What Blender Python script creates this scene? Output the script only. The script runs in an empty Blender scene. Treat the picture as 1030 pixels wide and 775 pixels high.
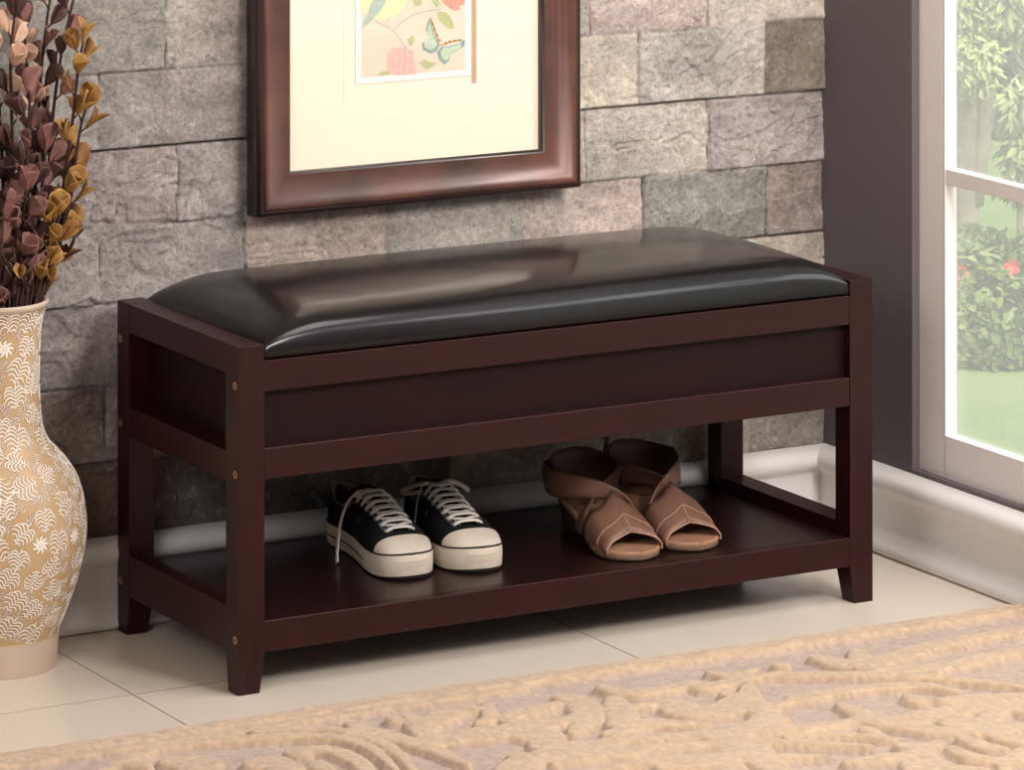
import bpy, bmesh, math, random
import numpy as np
from mathutils import Vector, Matrix
C = bpy.context.scene.collection
rnd = random.Random(7)
PI = math.pi

# ------------------------------------------------------------------ camera numbers
CAM = np.array([-2.8178, -5.8083, 1.7758]); YAW = .5115; F = 4616.9; SY = -959.1
_r = np.array([math.cos(YAW), -math.sin(YAW), 0]); _f = np.array([math.sin(YAW), math.cos(YAW), 0]); _u = np.array([0, 0, 1.])
def bp(px, py, ax, v):
    "photo pixel -> world point on the plane axis=v (used to measure the place)"
    d = _f + _r * (px - 515) / F + _u * (387.5 + SY - py) / F
    return CAM + d * (v - CAM[ax]) / d[ax]

# ------------------------------------------------------------------ helpers
def lin(c):
    return tuple(((x / 255) / 12.92 if x / 255 <= .04045 else ((x / 255 + .055) / 1.055) ** 2.4) for x in c)

def mat(name, col, rough=.5, spec=.5, metal=0., var=0., vscale=8., bump=0., bscale=60., bdist=.002, coat=0., col2=None,
        stretch=None, sheen=0., attr=None, bdetail=4, coatr=.1):
    m = bpy.data.materials.new(name); m.use_nodes = True
    nt = m.node_tree; N = nt.nodes; Lk = nt.links; b = N['Principled BSDF']
    c = lin(col) + (1,)
    b.inputs['Base Color'].default_value = c
    b.inputs['Roughness'].default_value = rough; b.inputs['Metallic'].default_value = metal
    b.inputs['Specular IOR Level'].default_value = spec
    b.inputs['Coat Weight'].default_value = coat; b.inputs['Coat Roughness'].default_value = coatr
    b.inputs['Sheen Weight'].default_value = sheen
    tc = N.new('ShaderNodeTexCoord'); vec = tc.outputs['Object']
    if stretch:
        mp = N.new('ShaderNodeMapping'); mp.inputs['Scale'].default_value = stretch
        Lk.new(vec, mp.inputs['Vector']); vec = mp.outputs['Vector']
    base = None
    if attr:
        at = N.new('ShaderNodeAttribute'); at.attribute_name = attr; base = at.outputs['Color']
        Lk.new(base, b.inputs['Base Color'])
    if var > 0 or col2:
        nz = N.new('ShaderNodeTexNoise'); nz.inputs['Scale'].default_value = vscale; nz.inputs['Detail'].default_value = 5
        Lk.new(vec, nz.inputs['Vector'])
        mx = N.new('ShaderNodeMix'); mx.data_type = 'RGBA'
        rp = N.new('ShaderNodeMapRange'); rp.inputs['From Min'].default_value = .3; rp.inputs['From Max'].default_value = .7
        Lk.new(nz.outputs['Fac'], rp.inputs['Value']); Lk.new(rp.outputs['Result'], mx.inputs['Factor'])
        if attr:
            mx.blend_type = 'MULTIPLY'; mx.inputs['A'].default_value = c
            Lk.new(base, mx.inputs['A']); mx.inputs['B'].default_value = (1 - var, 1 - var, 1 - var, 1)
        else:
            mx.inputs['A'].default_value = c
            mx.inputs['B'].default_value = (lin(col2) + (1,)) if col2 else tuple(x * (1 - var) for x in c[:3]) + (1,)
        Lk.new(mx.outputs['Result'], b.inputs['Base Color'])
    if bump > 0:
        n2 = N.new('ShaderNodeTexNoise'); n2.inputs['Scale'].default_value = bscale; n2.inputs['Detail'].default_value = bdetail
        Lk.new(vec, n2.inputs['Vector'])
        bm_ = N.new('ShaderNodeBump'); bm_.inputs['Strength'].default_value = bump; bm_.inputs['Distance'].default_value = bdist
        Lk.new(n2.outputs['Fac'], bm_.inputs['Height']); Lk.new(bm_.outputs['Normal'], b.inputs['Normal'])
    return m

class MB:
    "collects polygons for ONE mesh object"
    def __init__(s): s.v = []; s.f = []
    def add(s, vs, fs):
        o = len(s.v); s.v += [tuple(float(c) for c in p) for p in vs]; s.f += [tuple(i + o for i in f) for f in fs]; return s
    def box(s, x0, x1, y0, y1, z0, z1):
        return s.add([(x0,y0,z0),(x1,y0,z0),(x1,y1,z0),(x0,y1,z0),(x0,y0,z1),(x1,y0,z1),(x1,y1,z1),(x0,y1,z1)],
                     [(0,3,2,1),(4,5,6,7),(0,1,5,4),(1,2,6,5),(2,3,7,6),(3,0,4,7)])
    def loft(s, rows, cu=False, cv=False, cap0=False, cap1=False, flip=False):
        n = len(rows); k = len(rows[0]); vs = [p for r in rows for p in r]; fs = []
        for i in range(n if cu else n - 1):
            for j in range(k if cv else k - 1):
                a = i * k + j; b = i * k + (j + 1) % k; c = ((i + 1) % n) * k + (j + 1) % k; d = ((i + 1) % n) * k + j
                fs.append((a, d, c, b) if flip else (a, b, c, d))
        if cap0: fs.append(tuple(range(k))[::-1] if not flip else tuple(range(k)))
        if cap1: fs.append(tuple(range((n - 1) * k, n * k)) if not flip else tuple(range((n - 1) * k, n * k))[::-1])
        return s.add(vs, fs)
    def tube(s, path, r, n=8, flat=1., up=(0, 0, 1), cap=True, radii=None):
        path = [Vector(p) for p in path]; rows = []; N = len(path); upv = Vector(up)
        for i, p in enumerate(path):
            t = (path[min(i + 1, N - 1)] - path[max(i - 1, 0)]).normalized()
            a = t.cross(upv)
            if a.length < 1e-3: a = t.cross(Vector((1, .1, 0)))
            a.normalize(); b = a.cross(t).normalized(); rr = radii[i] if radii else r
            rows.append([p + a * (math.cos(q) * rr) + b * (math.sin(q) * rr * flat) for q in [2 * PI * k / n for k in range(n)]])
        return s.loft(rows, cv=True, cap0=cap, cap1=cap)
    def lathe(s, prof, n=48, c=(0, 0)):
        rows = [[(c[0] + r * math.cos(2 * PI * k / n), c[1] + r * math.sin(2 * PI * k / n), z) for k in range(n)] for r, z in prof]
        return s.loft(rows, cv=True)
    def build(s, name, m, parent=None, smooth=True, bevel=0, sub=0, solid=0, fix=True, segs=2, angle=None):
        me = bpy.data.meshes.new(name); me.from_pydata(s.v, [], s.f); me.update()
        if fix:
            b = bmesh.new(); b.from_mesh(me); bmesh.ops.remove_doubles(b, verts=b.verts, dist=1e-6)
            bmesh.ops.recalc_face_normals(b, faces=b.faces); b.to_mesh(me); b.free()
        o = bpy.data.objects.new(name, me); C.objects.link(o)
        for x in (m if isinstance(m, (list, tuple)) else [m]): me.materials.append(x)
        if smooth:
            for p in me.polygons: p.use_smooth = True
        if solid:
            q = o.modifiers.new('solid', 'SOLIDIFY'); q.thickness = solid; q.offset = 0
        if bevel:
            q = o.modifiers.new('bevel', 'BEVEL'); q.width = bevel; q.segments = segs; q.limit_method = 'ANGLE'; q.angle_limit = math.radians(35); q.harden_normals = True
        if sub:
            q = o.modifiers.new('sub', 'SUBSURF'); q.levels = sub; q.render_levels = sub
        if parent: o.parent = parent
        return o

def empty(name, loc=(0, 0, 0), rz=0., rot=None):
    o = bpy.data.objects.new(name, None); C.objects.link(o); o.location = loc; o.rotation_euler = rot or (0, 0, rz); o.empty_display_size = .05
    return o
def tag(o, label=None, cat=None, group=None, kind=None):
    if label: o['label'] = label
    if cat: o['category'] = cat
    if group: o['group'] = group
    if kind: o['kind'] = kind
    return o
def spl(pts, n=24):
    "Catmull-Rom through pts"
    P = [Vector(p) for p in pts]; P = [P[0] * 2 - P[1]] + P + [P[-1] * 2 - P[-2]]; out = []; k = len(P) - 3
    for i in range(n + 1):
        t = i / n * k; j = min(int(t), k - 1); t -= j; a, b, c, d = P[j:j + 4]
        out.append(.5 * ((2 * b) + (c - a) * t + (2 * a - 5 * b + 4 * c - d) * t * t + (3 * b - a - 3 * c + d) * t ** 3))
    return out

# numpy value noise ------------------------------------------------------------
_tab = np.random.RandomState(3).rand(256, 256)
def vnoise(x, y):
    xi = np.floor(x).astype(int); yi = np.floor(y).astype(int); fx = x - xi; fy = y - yi
    fx = fx * fx * (3 - 2 * fx); fy = fy * fy * (3 - 2 * fy)
    g = lambda a, b: _tab[a % 256, b % 256]
    return (g(xi, yi) * (1 - fx) + g(xi + 1, yi) * fx) * (1 - fy) + (g(xi, yi + 1) * (1 - fx) + g(xi + 1, yi + 1) * fx) * fy
def fbm(x, y, o=4, g=.5):
    s = 0; a = 1; t = 0
    for i in range(o):
        s = s + a * vnoise(x * 2 ** i + 17.3 * i, y * 2 ** i + 5.1 * i); t += a; a *= g
    return s / t
def sst(a, b, x):
    t = np.clip((x - a) / (b - a), 0, 1); return t * t * (3 - 2 * t)
def grid_obj(name, P, m, parent=None, attr=None):
    "P: (n,k,3) array -> mesh; attr (name, (n,k,3) linear colours)"
    n, k, _ = P.shape; idx = np.arange(n * k).reshape(n, k)
    q = np.stack([idx[:-1, :-1], idx[:-1, 1:], idx[1:, 1:], idx[1:, :-1]], -1).reshape(-1, 4)
    me = bpy.data.meshes.new(name); me.vertices.add(n * k); me.vertices.foreach_set('co', P.reshape(-1).astype(np.float32))
    me.loops.add(len(q) * 4); me.loops.foreach_set('vertex_index', q.reshape(-1).astype(np.int32))
    me.polygons.add(len(q)); me.polygons.foreach_set('loop_start', (np.arange(len(q)) * 4).astype(np.int32))
    me.polygons.foreach_set('loop_total', np.full(len(q), 4, np.int32)); me.polygons.foreach_set('use_smooth', np.ones(len(q), bool))
    me.update(); me.validate()
    if attr is not None:
        a = me.color_attributes.new(name='own_colour', type='FLOAT_COLOR', domain='POINT')
        col = np.concatenate([attr.reshape(-1, 3), np.ones((n * k, 1))], 1).astype(np.float32); a.data.foreach_set('color', col.reshape(-1))
    me.materials.append(m); o = bpy.data.objects.new(name, me); C.objects.link(o)
    if parent: o.parent = parent
    return o

# ------------------------------------------------------------------ dimensions (metres)
BL, BD, BH = 1.0687, .409, .49          # bench
LW = .0412                              # leg width
YW = .445                               # face of the stone wall
XR = 1.272                              # face of the right-hand wall
ROOM = (-4.3, XR, -7.3, .47, 0, 2.6)

# ------------------------------------------------------------------ materials
M_wood = mat('espresso wood', (46, 14, 15), .42, .2, var=.35, vscale=5, stretch=(1.5, 14, 14), bump=.05, bscale=90, coat=.15, coatr=.2)
M_woodv = mat('espresso wood upright', (46, 14, 15), .42, .2, var=.35, vscale=5, stretch=(14, 14, 1.5), bump=.05, bscale=90, coat=.15, coatr=.2)
M_shelf = mat('espresso shelf', (34, 16, 15), .33, .3, var=.2, vscale=4, stretch=(1.5, 14, 14), coat=.08, coatr=.15)
M_panel = mat('espresso panel', (32, 15, 14), .46, .15, var=.2, vscale=4, stretch=(1.5, 10, 10))
M_leather = mat('black leather', (20, 17, 17), .45, .10, coat=.75, coatr=.14, var=.3, vscale=30, bump=.35, bscale=420, bdist=.0006)
M_leather.node_tree.nodes['Principled BSDF'].inputs['Coat IOR'].default_value = 1.38
M_brass = mat('brass', (190, 150, 100), .35, metal=1.)
M_hole = mat('bolt socket', (40, 28, 20), .6)
M_base = mat('white gloss skirting', (232, 229, 226), .35, .5, var=.04, vscale=10, bump=.04, bscale=14, bdist=.004)
M_grey = mat('grey wall paint', (106, 99, 100), .75, .3, bump=.05, bscale=200)
M_room = mat('room paint', (205, 198, 190), .8, .2)
M_frame = mat('white window frame', (240, 232, 229), .45, .4)
M_white = M_base

# ------------------------------------------------------------------ floor
def floor():
    m = bpy.data.materials.new('polished porcelain tile'); m.use_nodes = True; nt = m.node_tree; N = nt.nodes; Lk = nt.links; b = N['Principled BSDF']
    b.inputs['Roughness'].default_value = .16; b.inputs['Specular IOR Level'].default_value = .45
    tc = N.new('ShaderNodeTexCoord'); sp = N.new('ShaderNodeSeparateXYZ'); Lk.new(tc.outputs['Object'], sp.inputs[0])
    def math_(op, a, b_=None):
        n = N.new('ShaderNodeMath'); n.operation = op
        for i, v in enumerate((a, b_)):
            if v is None: continue
            if isinstance(v, (int, float)): n.inputs[i].default_value = v
            else: Lk.new(v, n.inputs[i])
        return n.outputs[0]
    def joint(o, off, per, wd):
        a = math_('SUBTRACT', o, off - per / 2); a = math_('DIVIDE', a, per); a = math_('FRACT', a); a = math_('SUBTRACT', a, .5)
        a = math_('ABSOLUTE', a); return math_('LESS_THAN', a, wd / per)
    jx = joint(sp.outputs[0], -.125, .7165, .0009); jy = joint(sp.outputs[1], .0815, 1.433, .0008)
    jy = math_('MULTIPLY', jy, math_('LESS_THAN', sp.outputs[0], .1))
    j = math_('MAXIMUM', jx, jy)
    nz = N.new('ShaderNodeTexNoise'); nz.inputs['Scale'].default_value = 2.2; nz.inputs['Detail'].default_value = 6; Lk.new(tc.outputs['Object'], nz.inputs['Vector'])
    c1 = N.new('ShaderNodeMix'); c1.data_type = 'RGBA'; c1.inputs['A'].default_value = lin((218, 204, 187)) + (1,); c1.inputs['B'].default_value = lin((229, 217, 201)) + (1,)
    Lk.new(nz.outputs['Fac'], c1.inputs['Factor'])
    c2 = N.new('ShaderNodeMix'); c2.data_type = 'RGBA'; c2.inputs['B'].default_value = lin((92, 76, 62)) + (1,)
    Lk.new(c1.outputs['Result'], c2.inputs['A']); Lk.new(j, c2.inputs['Factor']); Lk.new(c2.outputs['Result'], b.inputs['Base Color'])
    o = MB().box(ROOM[0], XR + .2, ROOM[2], .6, -.06, 0).build('floor', m, smooth=False); tag(o, kind='structure')
floor()

# ------------------------------------------------------------------ stone wall
ZC = [0., .1275, .2405, .355, .4755, .590, .7065, .822, .938, 1.053, 1.168]
while ZC[-1] < 2.6: ZC.append(ZC[-1] + .1155)
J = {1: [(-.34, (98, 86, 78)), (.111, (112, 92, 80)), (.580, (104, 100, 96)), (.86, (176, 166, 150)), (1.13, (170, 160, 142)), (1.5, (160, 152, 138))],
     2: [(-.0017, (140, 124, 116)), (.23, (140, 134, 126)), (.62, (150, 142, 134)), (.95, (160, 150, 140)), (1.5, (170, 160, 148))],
     3: [(-.25, (150, 146, 140)), (.30, (152, 147, 143)), (.70, (150, 146, 140)), (1.0, (168, 160, 150)), (1.5, (198, 188, 170))],
     4: [(-.25, (150, 144, 140)), (-.010, (158, 154, 150)), (.229, (164, 160, 154)), (.47, (186, 166, 152)), (.71, (172, 166, 156)), (.933, (200, 180, 168)), (1.1645, (158, 158, 150)), (1.5, (160, 144, 136))],
     5: [(-.3, (158, 150, 146)), (.117, (176, 162, 157)), (.33, (168, 162, 158)), (.824, (190, 176, 162)), (1.055, (192, 184, 172)), (1.5, (178, 168, 165))],
     6: [(-.3, (160, 155, 150)), (-.0135, (156, 154, 148)), (.30, (164, 158, 152)), (.65, (170, 160, 150)), (.922, (212, 200, 180)), (1.16, (194, 190, 180)), (1.5, (136, 128, 112))],
     7: [(-.2, (160, 155, 150)), (.095, (162, 162, 154)), (.45, (170, 164, 156)), (.832, (178, 168, 160)), (1.051, (202, 182, 172)), (1.5, (214, 204, 188))]}
def stone_wall():
    rs = np.random.RandomState(11); pal = [(160, 155, 150), (176, 164, 156), (190, 180, 166), (150, 146, 140), (168, 150, 140), (205, 196, 180)]
    fine = .0028
    def axis(a, b, f0, f1):
        pts = [np.arange(a, f0, .02), np.arange(f0, f1, fine), np.arange(f1, b, .02), [b]]; return np.concatenate([p for p in pts if len(p)])
    X = axis(ROOM[0], XR + .02, -.52, XR + .02); Z = axis(-.02, 2.6, .09, .96)
    XX, ZZ = np.meshgrid(X, Z); n = XX.shape
    zj = ZZ + .0016 * (vnoise(XX * 9, ZZ * 0 + 3.3) - .5)
    row = np.clip(np.searchsorted(np.array(ZC), zj.ravel(), side='right').reshape(n) - 1, 0, len(ZC) - 2)
    H = np.zeros(n); COL = np.zeros(n + (3,))
    for r in range(len(ZC) - 1):
        ks = list(J.get(r, []))
        st = -.5 if r in J else 1.5
        xs = [a for a, _ in ks]; cs = [c for _, c in ks]
        x = (xs[0] if xs else 1.5)
        while x > ROOM[0] - .3:
            x -= rs.uniform(.2, .36); xs.insert(0, x); cs.insert(0, pal[rs.randint(len(pal))])
        mrow = row == r
        xr = XX[mrow]; zr = ZZ[mrow]
        xw = xr + .003 * (vnoise(zr * 40, xr * 0 + r * 7.7) - .5)
        b = np.array(xs); k = np.clip(np.searchsorted(b, xw), 0, len(b) - 1)
        lo = np.where(k > 0, b[np.maximum(k - 1, 0)], b[0] - .3); hi = b[k]
        dx = np.minimum(xw - lo, hi - xw); dz = np.minimum(zj[mrow] - ZC[r], ZC[r + 1] - zj[mrow])
        off = rs.uniform(-.005, .004, len(b))[k]; tx = rs.uniform(-.02, .02, len(b))[k]; tz = rs.uniform(-.035, .045, len(b))[k]
        sd = rs.uniform(0, 90, len(b))[k]
        u = xr * 11 + sd; w = zr * 16 + sd * 1.7
        big = fbm(u, w, 3) - .5
        v2 = 2 * vnoise(u * .9, w * .4)
        t = fbm(u * .5 + 31 + .9 * v2, w * .9 + 7, 3, .5) * 6          # split-face ledges: terraces with crisp risers
        ter = np.floor(t) + sst(.86, 1., t - np.floor(t)); ter = (ter - t) + 0.0
        crack = np.abs(fbm(u * .55 + 3 * vnoise(u, w), w * .35 + 9, 2) - .5)
        msk = sst(.52, .62, vnoise(u * .6 + 50, w * .6 + 50))
        h = off + tx * (xr - (lo + hi) / 2) + tz * (zr - (ZC[r] + ZC[r + 1]) / 2) + .008 * big + .0035 * ter * sst(.5, .7, vnoise(u * .35 + 8, w * .35)) + .0028 * (fbm(u * 3.1 + v2, w * 2.2, 4, .6) - .5) \
            + .0034 * (fbm(xr * 85, zr * 85, 3, .7) - .5) - .0075 * (1 - sst(0, .007, crack)) * msk
        h += -.0012 * (1 - sst(0, .004, dx)) - .009 * (1 - sst(.0, .0014, dx)) - .0008 * (1 - sst(0, .006, dz)) - .012 * (1 - sst(.0, .0016, dz))
        H[mrow] = np.clip(h, -.016, .0125)
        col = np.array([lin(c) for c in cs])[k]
        warm = (fbm(u * .5 + 77, w * .5, 3) - .5)[:, None]
        col = col * (1 + .55 * warm * np.array([1.0, .9, .8])) * (1 + .9 * (fbm(u * 1.7, w * 1.7 + 40, 5, .75)[:, None] - .5)) * (1 + .7 * (fbm(xr * 150, zr * 150, 3, .8)[:, None] - .5))
        gap = (1 - sst(0, .0018, np.minimum(dx, dz)))[:, None]
        # some joints carry pale mortar, some are dry
        mort = (vnoise(xr * 6 + r, zr * 0 + r * 3.1) > .62)[:, None]
        col = col * (1 - gap) + gap * np.where(mort & (dx < dz)[:, None], np.array([.55, .5, .44]), col * .2)
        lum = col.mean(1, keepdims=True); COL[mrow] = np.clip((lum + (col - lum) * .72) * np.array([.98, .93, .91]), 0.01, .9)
    P = np.stack([XX, YW - H, ZZ], -1)[:, ::1]
    m = bpy.data.materials.new('split face stone'); m.use_nodes = True; nt = m.node_tree; N = nt.nodes; Lk = nt.links; b = N['Principled BSDF']
    b.inputs['Roughness'].default_value = .78; b.inputs['Specular IOR Level'].default_value = .35
    at = N.new('ShaderNodeAttribute'); at.attribute_name = 'own_colour'; tc = N.new('ShaderNodeTexCoord')
    n1 = N.new('ShaderNodeTexNoise'); n1.inputs['Scale'].default_value = 160; n1.inputs['Detail'].default_value = 6; n1.inputs['Roughness'].default_value = .7
    n2 = N.new('ShaderNodeTexNoise'); n2.inputs['Scale'].default_value = 26; n2.inputs['Detail'].default_value = 7; n2.inputs['Roughness'].default_value = .7; n2.inputs['Distortion'].default_value = 1.2
    for q in (n1, n2): Lk.new(tc.outputs['Object'], q.inputs['Vector'])
    r1 = N.new('ShaderNodeMapRange'); r1.inputs['From Min'].default_value = .54; r1.inputs['From Max'].default_value = .66; Lk.new(n1.outputs['Fac'], r1.inputs['Value'])
    r2 = N.new('ShaderNodeMapRange'); r2.inputs['From Min'].default_value = .54; r2.inputs['From Max'].default_value = .68; Lk.new(n2.outputs['Fac'], r2.inputs['Value'])
    mu = N.new('ShaderNodeMath'); mu.operation = 'MULTIPLY'; Lk.new(r1.outputs[0], mu.inputs[0]); Lk.new(r2.outputs[0], mu.inputs[1])
    ad = N.new('ShaderNodeMath'); ad.operation = 'MULTIPLY'; ad.inputs[1].default_value = .22; Lk.new(r2.outputs[0], ad.inputs[0])
    ad2 = N.new('ShaderNodeMath'); ad2.operation = 'MAXIMUM'; Lk.new(mu.outputs[0], ad2.inputs[0]); Lk.new(ad.outputs[0], ad2.inputs[1])
    mp = N.new('ShaderNodeMath'); mp.operation = 'MULTIPLY'; mp.inputs[1].default_value = 1.15; Lk.new(ad2.outputs[0], mp.inputs[0])
    mx = N.new('ShaderNodeMix'); mx.data_type = 'RGBA'; mx.inputs['B'].default_value = (.74, .72, .68, 1); Lk.new(at.outputs['Color'], mx.inputs['A']); Lk.new(mp.outputs[0], mx.inputs['Factor'])
    r3 = N.new('ShaderNodeMapRange'); r3.inputs['From Min'].default_value = .3; r3.inputs['From Max'].default_value = .5; r3.inputs['To Min'].default_value = .60; r3.inputs['To Max'].default_value = 1.05; Lk.new(n1.outputs['Fac'], r3.inputs['Value'])
    m2 = N.new('ShaderNodeMix'); m2.data_type = 'RGBA'; m2.blend_type = 'MULTIPLY'; m2.inputs['Factor'].default_value = 1; Lk.new(mx.outputs['Result'], m2.inputs['A'])
    cb = N.new('ShaderNodeCombineColor'); [Lk.new(r3.outputs[0], cb.inputs[i]) for i in range(3)]; Lk.new(cb.outputs[0], m2.inputs['B'])
    Lk.new(m2.outputs['Result'], b.inputs['Base Color'])
    bu = N.new('ShaderNodeBump'); bu.inputs['Strength'].default_value = .8; bu.inputs['Distance'].default_value = .0055
    sm = N.new('ShaderNodeMath'); sm.operation = 'ADD'; Lk.new(n1.outputs['Fac'], sm.inputs[0]); Lk.new(n2.outputs['Fac'], sm.inputs[1]); Lk.new(sm.outputs[0], bu.inputs['Height']); Lk.new(bu.outputs['Normal'], b.inputs['Normal'])
    o = grid_obj('wall_back', P, m, attr=COL); tag(o, kind='structure')
stone_wall()

# ------------------------------------------------------------------ right wall, window opening
WY0, WY1, WZ0, WZ1 = -1.75, .192, .139, 2.15      # opening
WT = .14                                          # wall thickness
w = MB()
w.box(XR, XR + .038, WY1, .62, 0, 2.6); w.box(XR, XR + .038, ROOM[2], WY0, 0, 2.6)
w.box(XR, XR + .038, WY0, WY1, 0, WZ0); w.box(XR, XR + .038, WY0, WY1, WZ1, 2.6)
w.box(XR + .038, XR + WT, .42, .62, 0, 2.6); w.box(XR + .038, XR + WT, ROOM[2], WY0 - .2, 0, 2.6)
w.box(XR + .038, XR + WT, WY0 - .2, .42, 0, WZ0 - .06); w.box(XR + .038, XR + WT, WY0 - .2, .42, WZ1 + .1, 2.6)
tag(w.build('wall_right', M_grey, smooth=False), kind='structure')
tag(MB().box(ROOM[0] - .1, ROOM[0], ROOM[2], .6, 0, 2.6).build('wall_left', M_room, smooth=False), kind='structure')
tag(MB().box(ROOM[0] - .1, XR + WT, ROOM[2] - .1, ROOM[2], 0, 2.6).build('wall_front', M_room, smooth=False), kind='structure')
tag(MB().box(ROOM[0] - .1, XR + WT, ROOM[2] - .1, .6, 2.6, 2.7).build('ceiling', M_room, smooth=False), kind='structure')

win = empty('window_1', (XR + .013, WY1, WZ0)); tag(win, kind='structure')
def wbox(mb, y0, y1, z0, z1, x0=XR + .013, x1=XR + .037):
    mb.box(x0 - (XR + .013), x1 - (XR + .013), y0 - WY1, y1 - WY1, z0 - WZ0, z1 - WZ0)
FW = .071; GZ0 = WZ0 + .066
fr = MB(); wbox(fr, WY1 - FW, WY1, WZ0, WZ1); wbox(fr, WY0, WY0 + FW, WZ0, WZ1); wbox(fr, WY0 + FW, WY1 - FW, WZ0, GZ0); wbox(fr, WY0 + FW, WY1 - FW, WZ1 - FW, WZ1)
fr.build('window_frame', M_frame, win, smooth=False, bevel=.0015)
for z in (.598, 1.0, 1.4, 1.8):
    q = MB(); wbox(q, WY0 + FW, WY1 - FW, z, z + .024, XR + .0145, XR + .0365); q.build('glazing_bar', M_frame, win, smooth=False, bevel=.0015)
for y in (-.55, -1.12):
    q = MB(); wbox(q, y, y + .024, GZ0, WZ1 - FW, XR + .0155, XR + .036); q.build('glazing_bar', M_frame, win, smooth=False, bevel=.0015)
gm = bpy.data.materials.new('haze veiled window glass'); gm.use_nodes = True; nt = gm.node_tree; nt.nodes.clear()
out = nt.nodes.new('ShaderNodeOutputMaterial'); tr = nt.nodes.new('ShaderNodeBsdfTransparent'); tl = nt.nodes.new('ShaderNodeBsdfTranslucent'); gl = nt.nodes.new('ShaderNodeBsdfGlossy')
tl.inputs['Color'].default_value = (1, .97, .96, 1); gl.inputs['Roughness'].default_value = .02
m1 = nt.nodes.new('ShaderNodeMixShader'); m1.inputs[0].default_value = .20; m2 = nt.nodes.new('ShaderNodeMixShader'); m2.inputs[0].default_value = .04  # translucent share puts an overexposure haze over the garden into the pane
nt.links.new(tr.outputs[0], m1.inputs[1]); nt.links.new(tl.outputs[0], m1.inputs[2]); nt.links.new(m1.outputs[0], m2.inputs[1]); nt.links.new(gl.outputs[0], m2.inputs[2]); nt.links.new(m2.outputs[0], out.inputs[0])
q = MB(); wbox(q, WY0 + FW, WY1 - FW, GZ0, WZ1 - FW, XR + .031, XR + .034); q.build('pane', gm, win, smooth=False)

# ------------------------------------------------------------------ baseboards (profile: distance from wall face, height)
PROF = [(0, 0), (.030, 0), (.030, .0025), (.0385, .0035), (.0385, .012), (.036, .019), (.031, .025), (.0285, .030), (.0275, .0365), (.0235, .040), (.0225, .044),
        (.022, .060), (.022, .088), (.0235, .0945), (.029, .098), (.0345, .102), (.0385, .108), (.0395, .114), (.038, .121), (.033, .127), (.024, .131), (.012, .1325), (0, .1325)]
T = [p[0] for p in PROF]
def skirting(name, along, a, b, base, mitre_a=0, mitre_b=0):
    rows = []
    n = 60
    for i in range(n + 1):
        t = i / n; row = []
        for d, z in PROF:
            u = a + (b - a) * t
            if i == 0: u += mitre_a * d
            if i == n: u += mitre_b * d
            row.append((u, base - d, z) if along == 'x' else (base - d, u, z))
        rows.append(row)
    o = MB().loft(rows).build(name, M_base, angle=1); tag(o, kind='structure'); return o
YB = .4445
skirting('baseboard_back', 'x', ROOM[0], XR, YB, mitre_b=-1)
skirting('baseboard_right', 'y', ROOM[2], YB, XR + .0, mitre_b=-1)

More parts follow.
